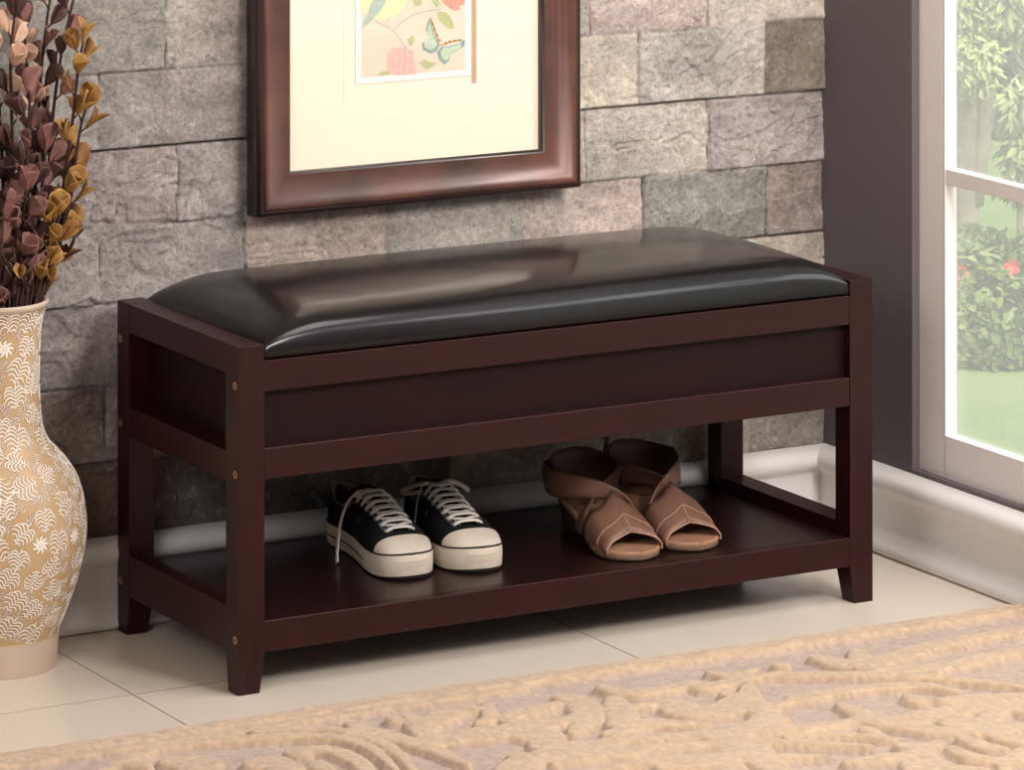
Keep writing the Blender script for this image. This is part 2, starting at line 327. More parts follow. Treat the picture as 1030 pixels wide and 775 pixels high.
# ------------------------------------------------------------------ rug (carved floral pile)
def rug():
    S = []                                             # strokes traced from the carving: ([(px,py)...], half width m, height)
    def s(pts, w, h=1.): S.append(([tuple(bp(x, y, 2, .016)[:2]) for x, y in pts], w, h))
    s([(90,782),(150,755),(215,745),(290,741),(340,742),(375,755),(402,780)], .010); s([(255,736),(320,733),(365,741),(398,757),(420,782)], .010)
    s([(300,754),(335,755),(362,768),(372,785)], .012); s([(305,758),(290,756)], .012); s([(170,766),(190,768),(225,785)], .020); s([(196,764),(215,768)], .018)
    s([(258,768),(275,767),(300,782)], .022); s([(315,768),(330,775)], .012); s([(120,768),(150,770)], .010)
    s([(353,728),(368,735),(395,742),(430,752),(470,770)], .014); s([(392,723),(400,726)], .009); s([(413,722),(425,733),(428,745)], .016); s([(425,730),(450,716),(470,708)], .020)
    s([(455,713),(475,714),(487,712)], .007); s([(488,710),(492,722),(478,728)], .010); s([(440,745),(480,738),(530,735),(560,742)], .024); s([(510,722),(530,715),(560,708)], .016)
    s([(508,724),(525,729),(555,728),(590,716)], .014); s([(565,701),(582,706),(590,722),(575,738)], .018); s([(522,740),(545,742),(553,752),(600,748),(640,742)], .018)
    s([(550,728),(556,727)], .012); s([(606,692),(630,697),(665,694),(700,687)], .014); s([(617,704),(625,722),(618,732)], .018); s([(612,739),(650,728),(712,730)], .015)
    s([(630,712),(660,709)], .010); s([(676,708),(690,714),(720,716),(745,700)], .024); s([(693,688),(708,692),(735,686),(790,676)], .012); s([(714,677),(738,681),(760,674)], .010); s([(730,707),(742,713),(760,708)], .014)
    s([(518,760),(530,775),(534,790)], .015); s([(560,768),(640,754),(720,749),(800,748),(875,752)], .013); s([(590,778),(660,765),(740,761),(830,762)], .011); s([(640,745),(700,739),(770,736),(830,730),(875,722)], .014)
    s([(735,735),(760,730),(790,724)], .012)
    s([(822,662),(845,667),(880,666),(930,652),(985,641),(1040,633)], .017); s([(862,656),(870,671),(905,674)], .016); s([(778,679),(830,679),(900,680),(965,684),(1040,694)], .011); s([(780,670),(790,669)], .010)
    s([(770,712),(830,698),(880,692),(925,690),(962,697)], .012); s([(798,702),(812,705)], .016); s([(912,702),(930,707)], .012); s([(905,676),(950,670),(1000,660),(1040,652)], .016)
    s([(936,675),(945,677)], .010); s([(865,722),(900,726),(950,716),(1040,706)], .018); s([(950,705),(1000,703),(1040,700)], .018); s([(953,722),(968,731),(990,724)], .018); s([(982,738),(1010,735),(1040,728)], .013)
    s([(868,734),(880,737)], .010); s([(968,744),(992,752),(1010,755)], .012); s([(956,754),(985,764),(1040,768)], .012); s([(918,766),(940,772),(990,776)], .014); s([(908,751),(930,757),(900,762),(850,768)], .016)
    s([(790,742),(850,740),(900,745)], .009); s([(1020,743),(1035,746)], .010)
    rs = np.random.RandomState(5)                      # the same kind of scrolls over the rest of the rug
    for i in range(120):
        x = rs.uniform(-1.3, 1.15); y = rs.uniform(-1.5, -.53); a = rs.uniform(0, 6.28); k = rs.uniform(-14, 14); pts = []
        for j in range(7):
            pts.append((x, y)); x += math.cos(a) * .035; y += math.sin(a) * .035; a += k * .035
        S.append((pts, rs.uniform(.010, .022), 1.))
    e0 = np.array([-.415, -.1362]); 
    def edge(x): return -.150 - .0195 * (x + .415) + .004 * np.sin(x * 5.3) - .0 * x + .012
    X = np.arange(-1.4, XR - .045, .0026); V = np.concatenate([np.arange(0, .34, .0024), np.arange(.34, 1.35, .006)])
    XX, VV = np.meshgrid(X, V); YY = edge(XX) - VV + .0012 * (vnoise(XX * 120, VV * 120) - .5)
    H = np.zeros(XX.shape)
    for pts, w_, h_ in S:
        P = spl([(p[0], p[1], 0) for p in pts], 6 * (len(pts) - 1)); w_ = w_ * 1.5
        P = np.array([(p.x, p.y) for p in P]); lo = P.min(0) - w_ - .01; hi = P.max(0) + w_ + .01
        mk = (XX > lo[0]) & (XX < hi[0]) & (YY > lo[1]) & (YY < hi[1])
        if not mk.any(): continue
        x = XX[mk]; y = YY[mk]; bst = np.full(x.shape, 9.)
        for i in range(len(P) - 1):
            a = P[i]; d = P[i + 1] - a; L2 = (d @ d) + 1e-12; t = np.clip(((x - a[0]) * d[0] + (y - a[1]) * d[1]) / L2, 0, 1)
            tw = (i + t) / (len(P) - 1); ww = .35 + .65 * np.sin(np.pi * np.clip(.12 + .88 * tw, 0, 1)) ** .6
            bst = np.minimum(bst, np.hypot(x - a[0] - t * d[0], y - a[1] - t * d[1]) / (w_ * ww))
        hh = np.sqrt(np.clip(1 - np.clip(bst, 0, 1) ** 4.5, 0, 1)) * h_
        H[mk] = np.maximum(H[mk], hh)
    band = np.maximum(1 - sst(.036, .060, VV), .8 * sst(.036, .041, VV) * (1 - sst(.060, .068, VV)) * (XX < .35))
    H = np.maximum(H, band); fuzz = fbm(XX * 160, YY * 160, 3) - .5
    z = .0070 + .0115 * H + (.0022 * fuzz) + .0010 * (fbm(XX * 35, YY * 35, 2) - .5)
    z *= np.sqrt(np.clip(VV / .008, 0, 1)); z = np.maximum(z, .0006)
    lowc = np.array(lin((190, 167, 150))); hic = np.array(lin((205, 177, 146))); k = sst(.15, .7, H)[..., None]
    col = (lowc * (1 - k) + hic * k) * (1 + .55 * fuzz[..., None]) * (1 + .12 * (fbm(XX * 9, YY * 9, 3)[..., None] - .5))
    m = mat('carved wool pile', (220, 190, 150), .95, .1, attr='own_colour', bump=1., bscale=480, bdist=.0022, sheen=.3, var=.12, vscale=500)
    o = grid_obj('carved_rug', np.stack([XX, YY, z], -1), m, attr=col)
    tag(o, 'beige carved wool rug with raised leaf scrolls on the tiles before the bench', 'rug')
rug()

# ------------------------------------------------------------------ bench
bench = empty('storage_bench'); tag(bench, 'dark espresso wooden storage bench with padded black leather seat and low shoe shelf', 'bench')
RZ = .5825
def leg(x0, y0, outer_x, outer_y):
    # square post, foot tapered on its inner faces
    tp = .0075; zt = .056
    def ring(z, t):
        a, b, c, d = x0, x0 + LW, y0, y0 + .0405
        if outer_x < 0: b -= t
        else: a += t
        if outer_y < 0: d -= t
        else: c += t
        return [(a, c, z), (b, c, z), (b, d, z), (a, d, z)]
    MB().loft([ring(0, tp), ring(zt, 0), ring(BH, 0)], cv=True, cap0=True, cap1=True).build('leg', M_woodv, bench, smooth=False, bevel=.0008)
for x0, sx in ((0, -1), (BL - LW, 1)):
    for y0, sy in ((0, -1), (BD - .0405, 1)): leg(x0, y0, sx, sy)
g = .0003
x0, x1 = LW - g, BL - LW + g
def rail(name, a, b, c, d, e, f, m=M_wood): return MB().box(a, b, c, d, e, f).build(name, m, bench, smooth=False, bevel=.0016 if name in ('shelf_rail', 'lower_rail') else .0008)
rail('top_rail', x0, x1, .0006, .022, .4235, .467); rail('top_rail', x0, x1, BD - .022, BD - .0006, .4235, .467)
rail('lower_rail', x0, x1, .0006, .022, .2995, .3435); rail('lower_rail', x0, x1, BD - .022, BD - .0006, .2995, .3435)
rail('front_panel', x0, x1, .0165, .0225, .34, .43, M_panel); rail('back_panel', x0, x1, BD - .0225, BD - .0165, .34, .43, M_panel)
for a, b, p in ((.0006, LW - .0006, (.035, .041)), (BL - LW + .0006, BL - .0006, (BL - .041, BL - .035))):
    rail('side_rail', a, b, .0405 - g, BD - .0405 + g, .4475, BH - .0002); rail('side_rail', a, b, .0405 - g, BD - .0405 + g, .2935, .3375)
    rail('side_panel', p[0], p[1], .0405 - g, BD - .0405 + g, .33, .45, M_panel)
rail('side_stretcher', .0006, .024, .0405 - g, BD - .0405 + g, .0578, .1195); rail('side_stretcher', BL - .024 - .017, BL - .0006, .0405 - g, BD - .0405 + g, .0578, .1195)
rail('box_floor', x0, x1, .02, BD - .02, .300, .308, M_panel)
rail('shelf', .0245, BL - .0415, .0195, BD - .0006, .084, .1004, M_shelf)
rail('shelf_rail', x0, x1, .0004, .021, .0565, .1006); rail('shelf_rail', x0, x1, BD - .021, BD - .0004, .0565, .0995)
def bolt(y, z, side=0):
    rows = []; xx = -.0006 if side == 0 else BL + .0006; s_ = -1 if side == 0 else 1
    rr = [(0, .0018), (.0024, .0018), (.0026, .0004), (.0034, 0), (.0056, -.0002), (.0062, .0012)]
    rows = [[(xx - s_ * d, y + r * math.cos(k * PI / 8), z + r * math.sin(k * PI / 8)) for k in range(16)] for r, d in rr]
    MB().loft(rows, cv=True).build('bolt', M_brass, bench)
for sd in (0, 1):
    for y in (.0100, BD - .0115):
        for z in (.4345, .3095, .0765): bolt(y, z, sd)
# seat cushion
def cushion():
    nx, ny = 150, 70; a0, a1, b0, b1 = LW + .002, BL - LW - .002, .002, BD - .003
    U = .5 - .5 * np.cos(np.linspace(0, PI, nx)); U = .35 * np.linspace(0, 1, nx) + .65 * U; V = .3 * np.linspace(0, 1, ny) + .7 * (.5 - .5 * np.cos(np.linspace(0, PI, ny)))
    UU, VV = np.meshgrid(U, V); X = a0 + (a1 - a0) * UU; Y = b0 + (b1 - b0) * VV
    ex = np.minimum(X - a0, a1 - X); ey = np.minimum(Y - b0, b1 - Y)
    gx = 1 - (1 - np.clip(ex / .125, 0, 1)) ** 2.4; gy = 1 - (1 - np.clip(ey / .070, 0, 1)) ** 2.8
    gx = gx ** .62; gy = gy ** .52
    z = .4885 + .037 * gx * gy + .013 * np.sin(PI * UU) ** .5 * np.sin(PI * VV) + .0015 * (fbm(X * 7, Y * 9, 3) - .5) * gx * gy
    rim = np.exp(-((ex / .006) ** 2)) + np.exp(-((ey / .006) ** 2)); z = z - .002 * np.clip(rim, 0, 1)
    top = np.stack([X, Y, z], -1)
    mb = MB(); rows = [[tuple(p) for p in r] for r in top]; mb.loft(rows)
    ring = [tuple(top[0, i]) for i in range(nx)] + [tuple(top[j, -1]) for j in range(1, ny)] + [tuple(top[-1, i]) for i in range(nx - 2, -1, -1)] + [tuple(top[j, 0]) for j in range(ny - 2, 0, -1)]
    cx, cy = (a0 + a1) / 2, (b0 + b1) / 2
    def rg(z_, off): return [(p[0] + off * np.sign(p[0] - cx) * (abs(p[0] - cx) > (a1 - a0) / 2 - .0002), p[1] + off * np.sign(p[1] - cy) * (abs(p[1] - cy) > (b1 - b0) / 2 - .0002), z_) for p in ring]
    mb.loft([ring, rg(.479, .0012), rg(.473, .0008), rg(.4685, -.002), rg(.4672, -.006)], cv=True, cap1=True)
    return mb.build('seat_cushion', M_leather, bench)
cushion()

# ------------------------------------------------------------------ picture on the wall
def picture():
    yb = .434
    X0 = bp(247.9, 200, 1, .432)[0]; X1 = bp(582.6, 188, 1, .405)[0]; Z0 = bp(582.5, 189, 1, .402)[2]
    O0 = bp(292.4, 172.3, 1, .419); O1 = bp(543.4, 150.3, 1, .419); H = .76
    root = empty('framed_picture', (X0, yb, Z0)); tag(root, 'botanical butterfly print in a wide bronze brown frame hung on the stone wall', 'picture')
    W = X1 - X0; fw = ((O0[0] - X0) + (X1 - O1[0])) / 2; fz = O0[2] - Z0
    mf = mat('bronze brown moulding', (106, 62, 48), .36, .4, metal=.2, col2=(64, 36, 30), vscale=3, stretch=(3, 3, 3), bump=.03, bscale=60, coat=.35, coatr=.25)
    md = mat('dark frame edge', (42, 24, 22), .35, .5, coat=.3)
    def corner_rows(prof):
        rows = []
        for (sx, sz) in ((0, 0), (1, 0), (1, 1), (0, 1)):
            rows.append([((k * fw if sx == 0 else W - k * fw), -d, (k * fz if sz == 0 else H - k * fz)) for k, d in prof])
        return rows
    MB().loft(corner_rows([(.05, 0), (0, .001), (0, .020), (.008, .0295), (.03, .034), (.075, .0365), (.125, .0375), (.15, .0382)]), cu=True).build('outer_edge', md, root, bevel=0)['label'] = 'near-black rounded outer edge of the frame'
    MB().loft(corner_rows([(.15, .0382), (.17, .040), (.22, .0405), (.30, .0385), (.38, .0345), (.50, .0295), (.65, .0255), (.80, .0235), (.93, .0232)]), cu=True).build('moulding', mf, root)
    MB().loft(corner_rows([(.93, .0232), (.955, .0225), (.985, .0185), (1., .0135), (1.0, .0105)]), cu=True).build('inner_lip', md, root)
    for o in (root.children if hasattr(root, 'children') else []): pass
    # flat sheet layers
    my = -.011
    def px(x, y, d=.42): p = bp(x, y, 1, yb + my); return (p[0] - X0, p[2] - Z0)
    m_mat = mat('cream mount board', (249, 234, 213), .85, .1)
    MB().box(fw * .9, W - fw * .9, my, my + .003, fz * .9, H - fz * .9).build('mount_board', m_mat, root, smooth=False)
    a = px(356.5, 84.8); b = px(472, 78.3); zt = .40 + a[1]
    m_white = mat('white print border', (246, 238, 232), .8, .1); m_art = mat('aged ivory print paper', (236, 218, 200), .8, .1, col2=(232, 210, 190), vscale=12)
    MB().box(a[0], b[0], my - .0016, my - .0001, a[1], zt).build('print_border', m_white, root, smooth=False)
    a2 = px(362.5, 77.8); b2 = px(467, 71.5)
    art = MB().box(a2[0], b2[0], my - .0020, my - .0015, a2[1], zt - .009).build('print', m_art, root, smooth=False)
    m_line = mat('brown painted reflection', (196, 160, 132), .7, .2); l0 = px(473.8, 84); l1 = px(478.3, 84)
    MB().box(l0[0], l1[0], my - .0008, my + .0001, l0[1], zt).build('painted_reflection', m_line, root, smooth=False)  # reflection in the picture glass, painted as a brown strip on the mount
    m_l2 = mat('pale painted reflection', (246, 226, 198), .7, .2); l0 = px(344.8, 106); MB().box(l0[0], l0[0] + .0012, my - .0004, my + .0001, l0[1], zt).build('painted_reflection', m_l2, root, smooth=False)  # faint room reflection, painted as a pale strip on the mount
    # artwork ------------------------------------------------------------
    lay = [0]
    def poly(name, pts, m, d=None, cx=True):
        lay[0] += 1; yy = my - .0021 - .00003 * lay[0]
        q = MB(); P = [px(*p) for p in pts]; P = [(x, z) for x, z in P]
        q.add([(x, yy, z) for x, z in P] , [tuple(range(len(P)))]); return q
    def stroke(pts, w_, q=None):
        q = q or MB(); yy = my - .0023
        P = spl([(px(*p)[0], 0, px(*p)[1]) for p in pts], 16)
        for i in range(len(P) - 1):
            t = (P[i + 1] - P[i]).normalized(); n = Vector((t.z, 0, -t.x)) * w_ / 2
            q.add([(P[i].x + n.x, yy, P[i].z + n.z), (P[i].x - n.x, yy, P[i].z - n.z), (P[i + 1].x - n.x, yy, P[i + 1].z - n.z), (P[i + 1].x + n.x, yy, P[i + 1].z + n.z)], [(0, 1, 2, 3)])
        return q
    A = lambda c, c2=None: mat('print ink', c, .8, .1, col2=c2 or tuple(int(v * .9) for v in c), vscale=150)
    # coordinates below are the photograph's, one pixel = about 1.6 mm of paper
    q = stroke([(376, 21), (394, 31), (408, 50)], .0012); stroke([(394, 30), (410, 17), (424, 12), (441, 9)], .0014, q); stroke([(390, 29), (388, 18)], .0008, q)
    stroke([(441, 9), (444, 2), (450, -8)], .0012, q); stroke([(416, -2), (417, 15)], .0008, q)
    q.build('branch', A((196, 182, 168)), art, smooth=False); stroke([(416, 62), (426, 64), (434, 63)], .0007).build('leaf_stalk', A((176, 178, 140)), art, smooth=False)
    def flower(name, pts, c, c2, vein):
        p_ = poly(name, pts, None); p_.build(name, A(c, c2), art, smooth=False)
        s_ = MB()
        for v in vein: stroke(v, .0006, s_)
        s_.build('petal_vein', A(tuple(int(x * .86) for x in c)), art, smooth=False)
    flower('flower', [(389, 74), (387, 62), (389, 55), (387.5, 53), (392, 51), (393.5, 46.5), (397, 49), (400, 46.5), (403, 49), (407, 45), (409, 50), (412, 49), (413, 52), (416, 48.5), (414, 56), (416.5, 66), (418, 74), (408, 75), (398, 75.5)],
           (234, 176, 166), (240, 198, 188), [[(393, 73), (394, 60), (393, 50)], [(399, 74), (400, 60), (399, 51)], [(405, 73), (406, 60), (406, 50)], [(411, 72), (411, 62), (412, 54)]])
    flower('flower', [(440, -3), (446, 4), (452, 9), (458, 11), (462, 9), (459, 6), (466, 4.5), (466, -3)], (222, 146, 134), (234, 168, 152), [[(448, 0), (455, 8)], [(455, -2), (461, 8)]])
    def leafp(pts): poly('leaf', pts, None).build('leaf', A((178, 182, 132), (198, 198, 150)), art, smooth=False)
    leafp([(438, 14), (440, 11), (447, 12), (452, 17), (456, 27), (452, 29.5), (446, 26), (440, 20)]); leafp([(421, 63), (426, 59), (431, 62.5), (438, 62.5), (434, 67), (428, 70), (424, 67)])
    leafp([(408, 40), (414, 35), (416, 38), (413, 47), (410, 45)]); leafp([(377, 76), (384, 71), (391, 71), (390, 75)]); leafp([(414, -2), (420, -3), (424, 2), (420, 6), (415, 5)]); leafp([(433, -3), (439, -3), (441, 4), (438, 8), (434, 2)])
    poly('bird', [(360, -12), (408, -14), (410, -4), (404, 9), (394, 17), (382, 20), (372, 19), (366, 12), (360, 4)], None).build('bird', A((250, 234, 190), (250, 226, 172)), art, smooth=False)
    poly('bird_tail', [(362.8, 29), (363.5, 22), (368, 14), (372, 2), (384, -8), (390, -4), (382, 10), (374, 19), (367, 26)], None).build('bird_tail', A((160, 190, 192), (200, 196, 170)), art, smooth=False)
    s_ = MB()
    for v in ([(365, 24), (373, 12), (384, 0)], [(368, 24), (378, 13), (390, 0)], [(374, 18), (388, 8), (398, -4)]): stroke(v, .0007, s_)
    s_.build('feather_line', A((140, 150, 140)), art, smooth=False)
    # butterfly
    wings = [[(441, 46), (436, 36), (431, 17), (429, 22), (427, 30), (431, 38), (423, 43), (424, 50), (431, 54), (437, 52)], [(442, 47), (452, 46), (459, 44), (466, 39), (466, 46), (458, 51), (452, 54), (451, 60), (446, 65), (440, 60), (438, 52)]]
    for wv in wings:
        poly('butterfly_wing', wv, None).build('butterfly_wing', A((130, 158, 160), (156, 176, 166)), art, smooth=False)
        cx_ = sum(p[0] for p in wv) / len(wv); cy_ = sum(p[1] for p in wv) / len(wv)
        poly('wing_field', [(cx_ + (x - cx_) * .74, cy_ + (y - cy_) * .74) for x, y in wv], None).build('wing_field', A((214, 216, 168), (170, 206, 200)), art, smooth=False)
    s_ = stroke([(432, 18), (436, 30), (441, 45)], .0030); stroke([(442, 46), (452, 42), (463, 40)], .0028, s_); s_.build('butterfly_body', A((214, 166, 96)), art, smooth=False)
    s_ = MB()
    for x, y in ((434, 24), (436, 29.5), (438.5, 35), (441, 40), (447, 43), (451, 41.5), (456, 40.5), (461, 40)): stroke([(x - .8, y - .6), (x, y + .2), (x + .8, y + .6)], .0022, s_).v
    s_.v = [(x, y_ - .0003, z) for x, y_, z in s_.v]; s_.build('wing_spot', A((120, 76, 44)), art, smooth=False)
    mg = bpy.data.materials.new('picture glass'); mg.use_nodes = True; nt = mg.node_tree; nt.nodes.clear()
    o_ = nt.nodes.new('ShaderNodeOutputMaterial'); t_ = nt.nodes.new('ShaderNodeBsdfTransparent'); g_ = nt.nodes.new('ShaderNodeBsdfGlossy'); g_.inputs['Roughness'].default_value = .03
    x_ = nt.nodes.new('ShaderNodeMixShader'); x_.inputs[0].default_value = .04; nt.links.new(t_.outputs[0], x_.inputs[1]); nt.links.new(g_.outputs[0], x_.inputs[2]); nt.links.new(x_.outputs[0], o_.inputs[0])
    MB().box(fw * .96, W - fw * .96, my - .0060, my - .0050, fz * .96, H - fz * .96).build('picture_glass', mg, root, smooth=False)
picture()

# ------------------------------------------------------------------ vase
VP = [(.0815, 0), (.0835, .004), (.0865, .044), (.0868, .047), (.0845, .049), (.0885, .060), (.098, .083), (.1105, .119), (.1212, .161), (.1255, .197), (.1225, .233), (.1135, .266), (.098, .292),
      (.083, .309), (.0715, .322), (.0635, .340), (.0600, .362), (.0585, .39), (.0580, .43), (.0595, .475), (.0625, .500), (.0670, .514), (.0700, .5185), (.0718, .5215), (.0722, .5245), (.0705, .527), (.0675, .5262), (.0645, .520), (.0585, .495), (.0545, .45), (.054, .40), (.062, .33), (.09, .27), (.11, .19), (.08, .05), (.0, .04)]
vc = bp(-2.5, 668.5, 2, 0)
vase = empty('floor_vase', (vc[0], vc[1], 0)); tag(vase, 'tall cream floor vase with white fern relief standing at the left of the bench', 'vase')
prof = spl([(r, 0, z) for r, z in VP], 200); prof = [(max(p.x, .0001), p.z) for p in prof]
cut = max(i for i, p in enumerate(prof) if p[1] < .0475 and i < 60)
m_clay = mat('honey glazed ceramic', (208, 176, 134), .42, .45, col2=(192, 158, 116), vscale=9, bump=.12, bscale=120, bdist=.001)
m_foot = mat('pale vase foot', (206, 186, 166), .55, .35, col2=(192, 172, 152), vscale=10, stretch=(1, 1, .2))
m_slip = mat('white slip', (246, 236, 222), .5, .35); m_out = mat('brown incised line', (150, 112, 78), .6, .3)
ilip = min(i for i, p in enumerate(prof) if p[1] > .517)
ilip2 = min(i for i, p in enumerate(prof) if i > ilip and p[1] < .52)
MB().lathe(prof[cut:ilip + 1], 96).build('body', m_clay, vase); MB().lathe(prof[:cut + 1], 96).build('foot', m_foot, vase)
lp = MB().lathe(prof[ilip:], 96).build('rim', m_foot, vase)
sv = [0]; pb = prof[cut:ilip + 1]
for i in range(1, len(pb)): sv.append(sv[-1] + math.dist(pb[i], pb[i - 1]))
def vpos(th, s_, lift):
    s_ = min(max(s_, 0), sv[-1] - 1e-5); i = min(int(np.searchsorted(sv, s_, side='right')) - 1, len(pb) - 2); t = (s_ - sv[i]) / (sv[i + 1] - sv[i]); a, b = pb[i], pb[i + 1]
    r = a[0] + (b[0] - a[0]) * t; z = a[1] + (b[1] - a[1]) * t; dr, dz = b[0] - a[0], b[1] - a[1]; L_ = math.hypot(dr, dz); r += dz / L_ * lift; z -= dr / L_ * lift
    return (r * math.cos(th), r * math.sin(th), z)
def vr(s_):
    return float(np.interp(s_, sv, [p[0] for p in pb]))
slip, line = MB(), MB()
def crescent(th0, s0, pts, w0, ends=.15):
    P = spl([(a, b, 0) for a, b in pts], 6); r0 = vr(s0)
    for mb, ex, lift in ((line, .00040, .00025), (slip, 0, .0008)):
        rows = []
        for i, p in enumerate(P):
            t = (P[min(i + 1, 6)] - P[max(i - 1, 0)]).normalized(); n_ = Vector((-t.y, t.x, 0)); ww = w0 * (.35 + .65 * math.sin(PI * min(1, .18 + .78 * i / 6))) + ex
            row = []
            for k in (-1, 0, 1):
                q = p + n_ * ww * k; row.append(vpos(th0 + q.x / r0, s0 + q.y, lift if k else lift + (.0006 if mb is slip else 0)))
            rows.append(row)
        mb.loft(rows)
def fern(th0, s0, ang, size, curve):
    ca, sa = math.cos(ang), math.sin(ang); n = 6 if size > .02 else 4
    def R(x, y): return (x * ca - y * sa, x * sa + y * ca)
    for k in range(n):
        t = k / (n - 1); y = size * (-.45 + .85 * t); x = curve * size * (t - .5) ** 2; L_ = size * (.66 * math.sin(PI * (.28 + .60 * (1 - t))))
        for sg in (-1, 1):
            crescent(th0, s0, [R(x, y - .002), R(x + sg * L_ * .42, y + L_ * .20), R(x + sg * L_ * .78, y + L_ * .06), R(x + sg * L_ * .9, y - L_ * .16)], .00115 * min(1, (size / .028) ** 1.3))
    crescent(th0, s0, [R(curve * size * .25, -size * .5), R(0, 0), R(curve * size * .16, size * .42)], .0006 * min(1, size / .028))
    crescent(th0, s0, [R(0, size * .40), R(0, size * .56), R(.0005, size * .70)], .0012 * min(1, size / .028))
def blossom_relief(th0, s0, size):
    for k in range(9):
        a = 2 * PI * k / 9; crescent(th0, s0, [(math.cos(a) * size * .18, math.sin(a) * size * .18), (math.cos(a + .2) * size * .5, math.sin(a + .2) * size * .5), (math.cos(a) * size * .8, math.sin(a) * size * .8)], size * .13)
    for k in range(5):
        a = 2 * PI * k / 5; crescent(th0, s0, [(0, 0), (math.cos(a) * size * .12, math.sin(a) * size * .12), (math.cos(a) * size * .22, math.sin(a) * size * .22)], size * .06)
pts = []; r2 = random.Random(21); tries = 0
while tries < 6000:
    tries += 1; th = r2.uniform(0, 2 * PI); s_ = r2.uniform(.012, sv[-1] - .010); r_ = vr(s_)
    if all(math.hypot(((th - a + PI) % (2 * PI) - PI) * r_, s_ - b) > .0315 for a, b in pts): pts.append((th, s_))
for i, (th, s_) in enumerate(pts):
    if i % 9 == 4: blossom_relief(th, s_, .016)
    else: fern(th, s_, r2.choice((r2.uniform(-.9, .9), r2.uniform(1.8, 4.2), r2.uniform(-1.6, 1.6))), r2.uniform(.027, .034), r2.uniform(-.7, .7))
small = []; tries = 0
while tries < 9000:
    tries += 1; th = r2.uniform(0, 2 * PI); s_ = r2.uniform(.010, sv[-1] - .008); r_ = vr(s_); dd = lambda a, b: math.hypot(((th - a + PI) % (2 * PI) - PI) * r_, s_ - b)
    if all(dd(a, b) > .0215 for a, b in pts) and all(dd(a, b) > .0145 for a, b in small): small.append((th, s_))
for th, s_ in small: fern(th, s_, r2.uniform(0, 6.28), r2.uniform(.013, .017), r2.uniform(-.7, .7))
for i in range(len(pts)):
    th, s_ = pts[i]; crescent(th, s_, [(.012, -.012), (.0165, -.006), (.0165, .001)], .0005)
line.build('incised_line', m_out, vase, fix=False)['label'] = 'brown outlines around the white ferns'
slip.build('fern_relief', m_slip, vase, fix=False)['label'] = 'white raised fern pattern'

# ------------------------------------------------------------------ dried stems in the vase
m_stem = mat('dark brown stem', (70, 44, 38), .7, .3, var=.4, vscale=60, bump=.4, bscale=200)
PC = {'mustard': mat('mustard wood petal', (180, 140, 80), .55, .35, col2=(146, 106, 52), vscale=60), 'mauve': mat('mauve wood petal', (156, 112, 104), .6, .3, col2=(112, 78, 72), vscale=60),
      'brown': mat('dark brown petal', (98, 68, 64), .6, .3, col2=(64, 42, 40), vscale=60), 'peach': mat('peach wood petal', (222, 188, 162), .6, .3, col2=(196, 156, 130), vscale=60),
      'amber': mat('amber brown petal', (122, 82, 44), .6, .3, col2=(160, 114, 60), vscale=60)}
def bloom(root, base, ax, size, kind, rr):
    ax = Vector(ax).normalized(); s1 = ax.cross(Vector((.3, .9, .2))).normalized(); s2 = ax.cross(s1); mb = MB(); n = rr.choice((2, 2, 3, 3)); ph = rr.uniform(0, 6.28)
    openness = rr.uniform(.14, .42)
    for k in range(n):
        a = ph + 2 * PI * k / n; o = s1 * math.cos(a) + s2 * math.sin(a); tn = -s1 * math.sin(a) + s2 * math.cos(a); L_ = size * rr.uniform(.85, 1.1); wd = size * rr.uniform(.30, .40); rows = []
        for i in range(9):
            t = i / 8; w_ = wd * 1.12 * math.sin(PI * min(.965, .06 + .60 * t + .31 * t ** 7)) ** .8; rad = size * (.04 + openness * (t ** 1.1) * .62); h = L_ * t * (1 - .12 * openness * t)
            row = []
            for j in range(-2, 3):
                u = j / 2; row.append(base + ax * h + o * (rad - w_ * .35 * u * u + (.10 * size * t * t if rr else 0)) + tn * (w_ * u))
            rows.append(row)
        mb.loft(rows)
    mb.tube([base - ax * size * .10, base + ax * size * .1, base + ax * size * .2], .003, 6, radii=[.0016, .0030, .0018])
    b = mb.build('blossom', PC[kind], root, solid=.0009, fix=False); return b
def stem(path, blooms, label, group=None, name='dried_flower_stem'):
    P = spl([Vector(p) for p in path], 30); o = P[0].copy(); root = empty(name, o); tag(root, label, 'dried flower', group or 'dried flower stems in the vase')
    MB().tube([p - o for p in P], .0028, 7, radii=[.0034 - .0016 * i / 30 for i in range(31)]).build('stalk', m_stem, root)
    rr = random.Random(hash(label) % 1000 if False else len(label) * 31 + len(path) * 7 + int(path[-1][0] * 1000))
    nb = len(blooms)
    for k, (t, kind, size) in enumerate(blooms):
        i = t * 30; j = min(int(i), 29); p = P[j].lerp(P[j + 1], i - j); tg = (P[j + 1] - P[j]).normalized()
        if t > .985: ax = tg; base = p
        else:
            a = k * 2.4 + rr.uniform(-.5, .5); side = tg.cross(Vector((math.cos(a), math.sin(a), .1))).normalized(); ax = (tg * 1.0 + side * .62).normalized(); base = p + side * .009 + tg * .006
            MB().tube([p - o - tg * .006, p - o + side * .004, base - o + ax * .002], .0013, 5).build('twig', m_stem, root)
        bloom(root, base - o, ax, size, kind, rr)
    return root
vx, vy = vc[0], vc[1]
mouth = Vector((vx, vy, .50))
def S3(pxs, dy):
    "points of a stem through photo positions, on a plane dy in front (-) or behind (+) the vase axis"
    return [Vector(bp(x, y, 1, vy + d)) for (x, y), d in zip(pxs, dy)]
def pathto(pxs, d):
    n = len(pxs); st = mouth + Vector((rnd.uniform(-.006, .020), rnd.uniform(-.015, .015) + d * .1, -.10)); 
    rim = Vector(bp(pxs[0][0], pxs[0][1], 1, vy + max(-.038, min(.038, d * .45))))
    return [st, rim] + S3(pxs[1:], [d * (.55 + .45 * i / max(1, n - 2)) for i in range(n - 1)])
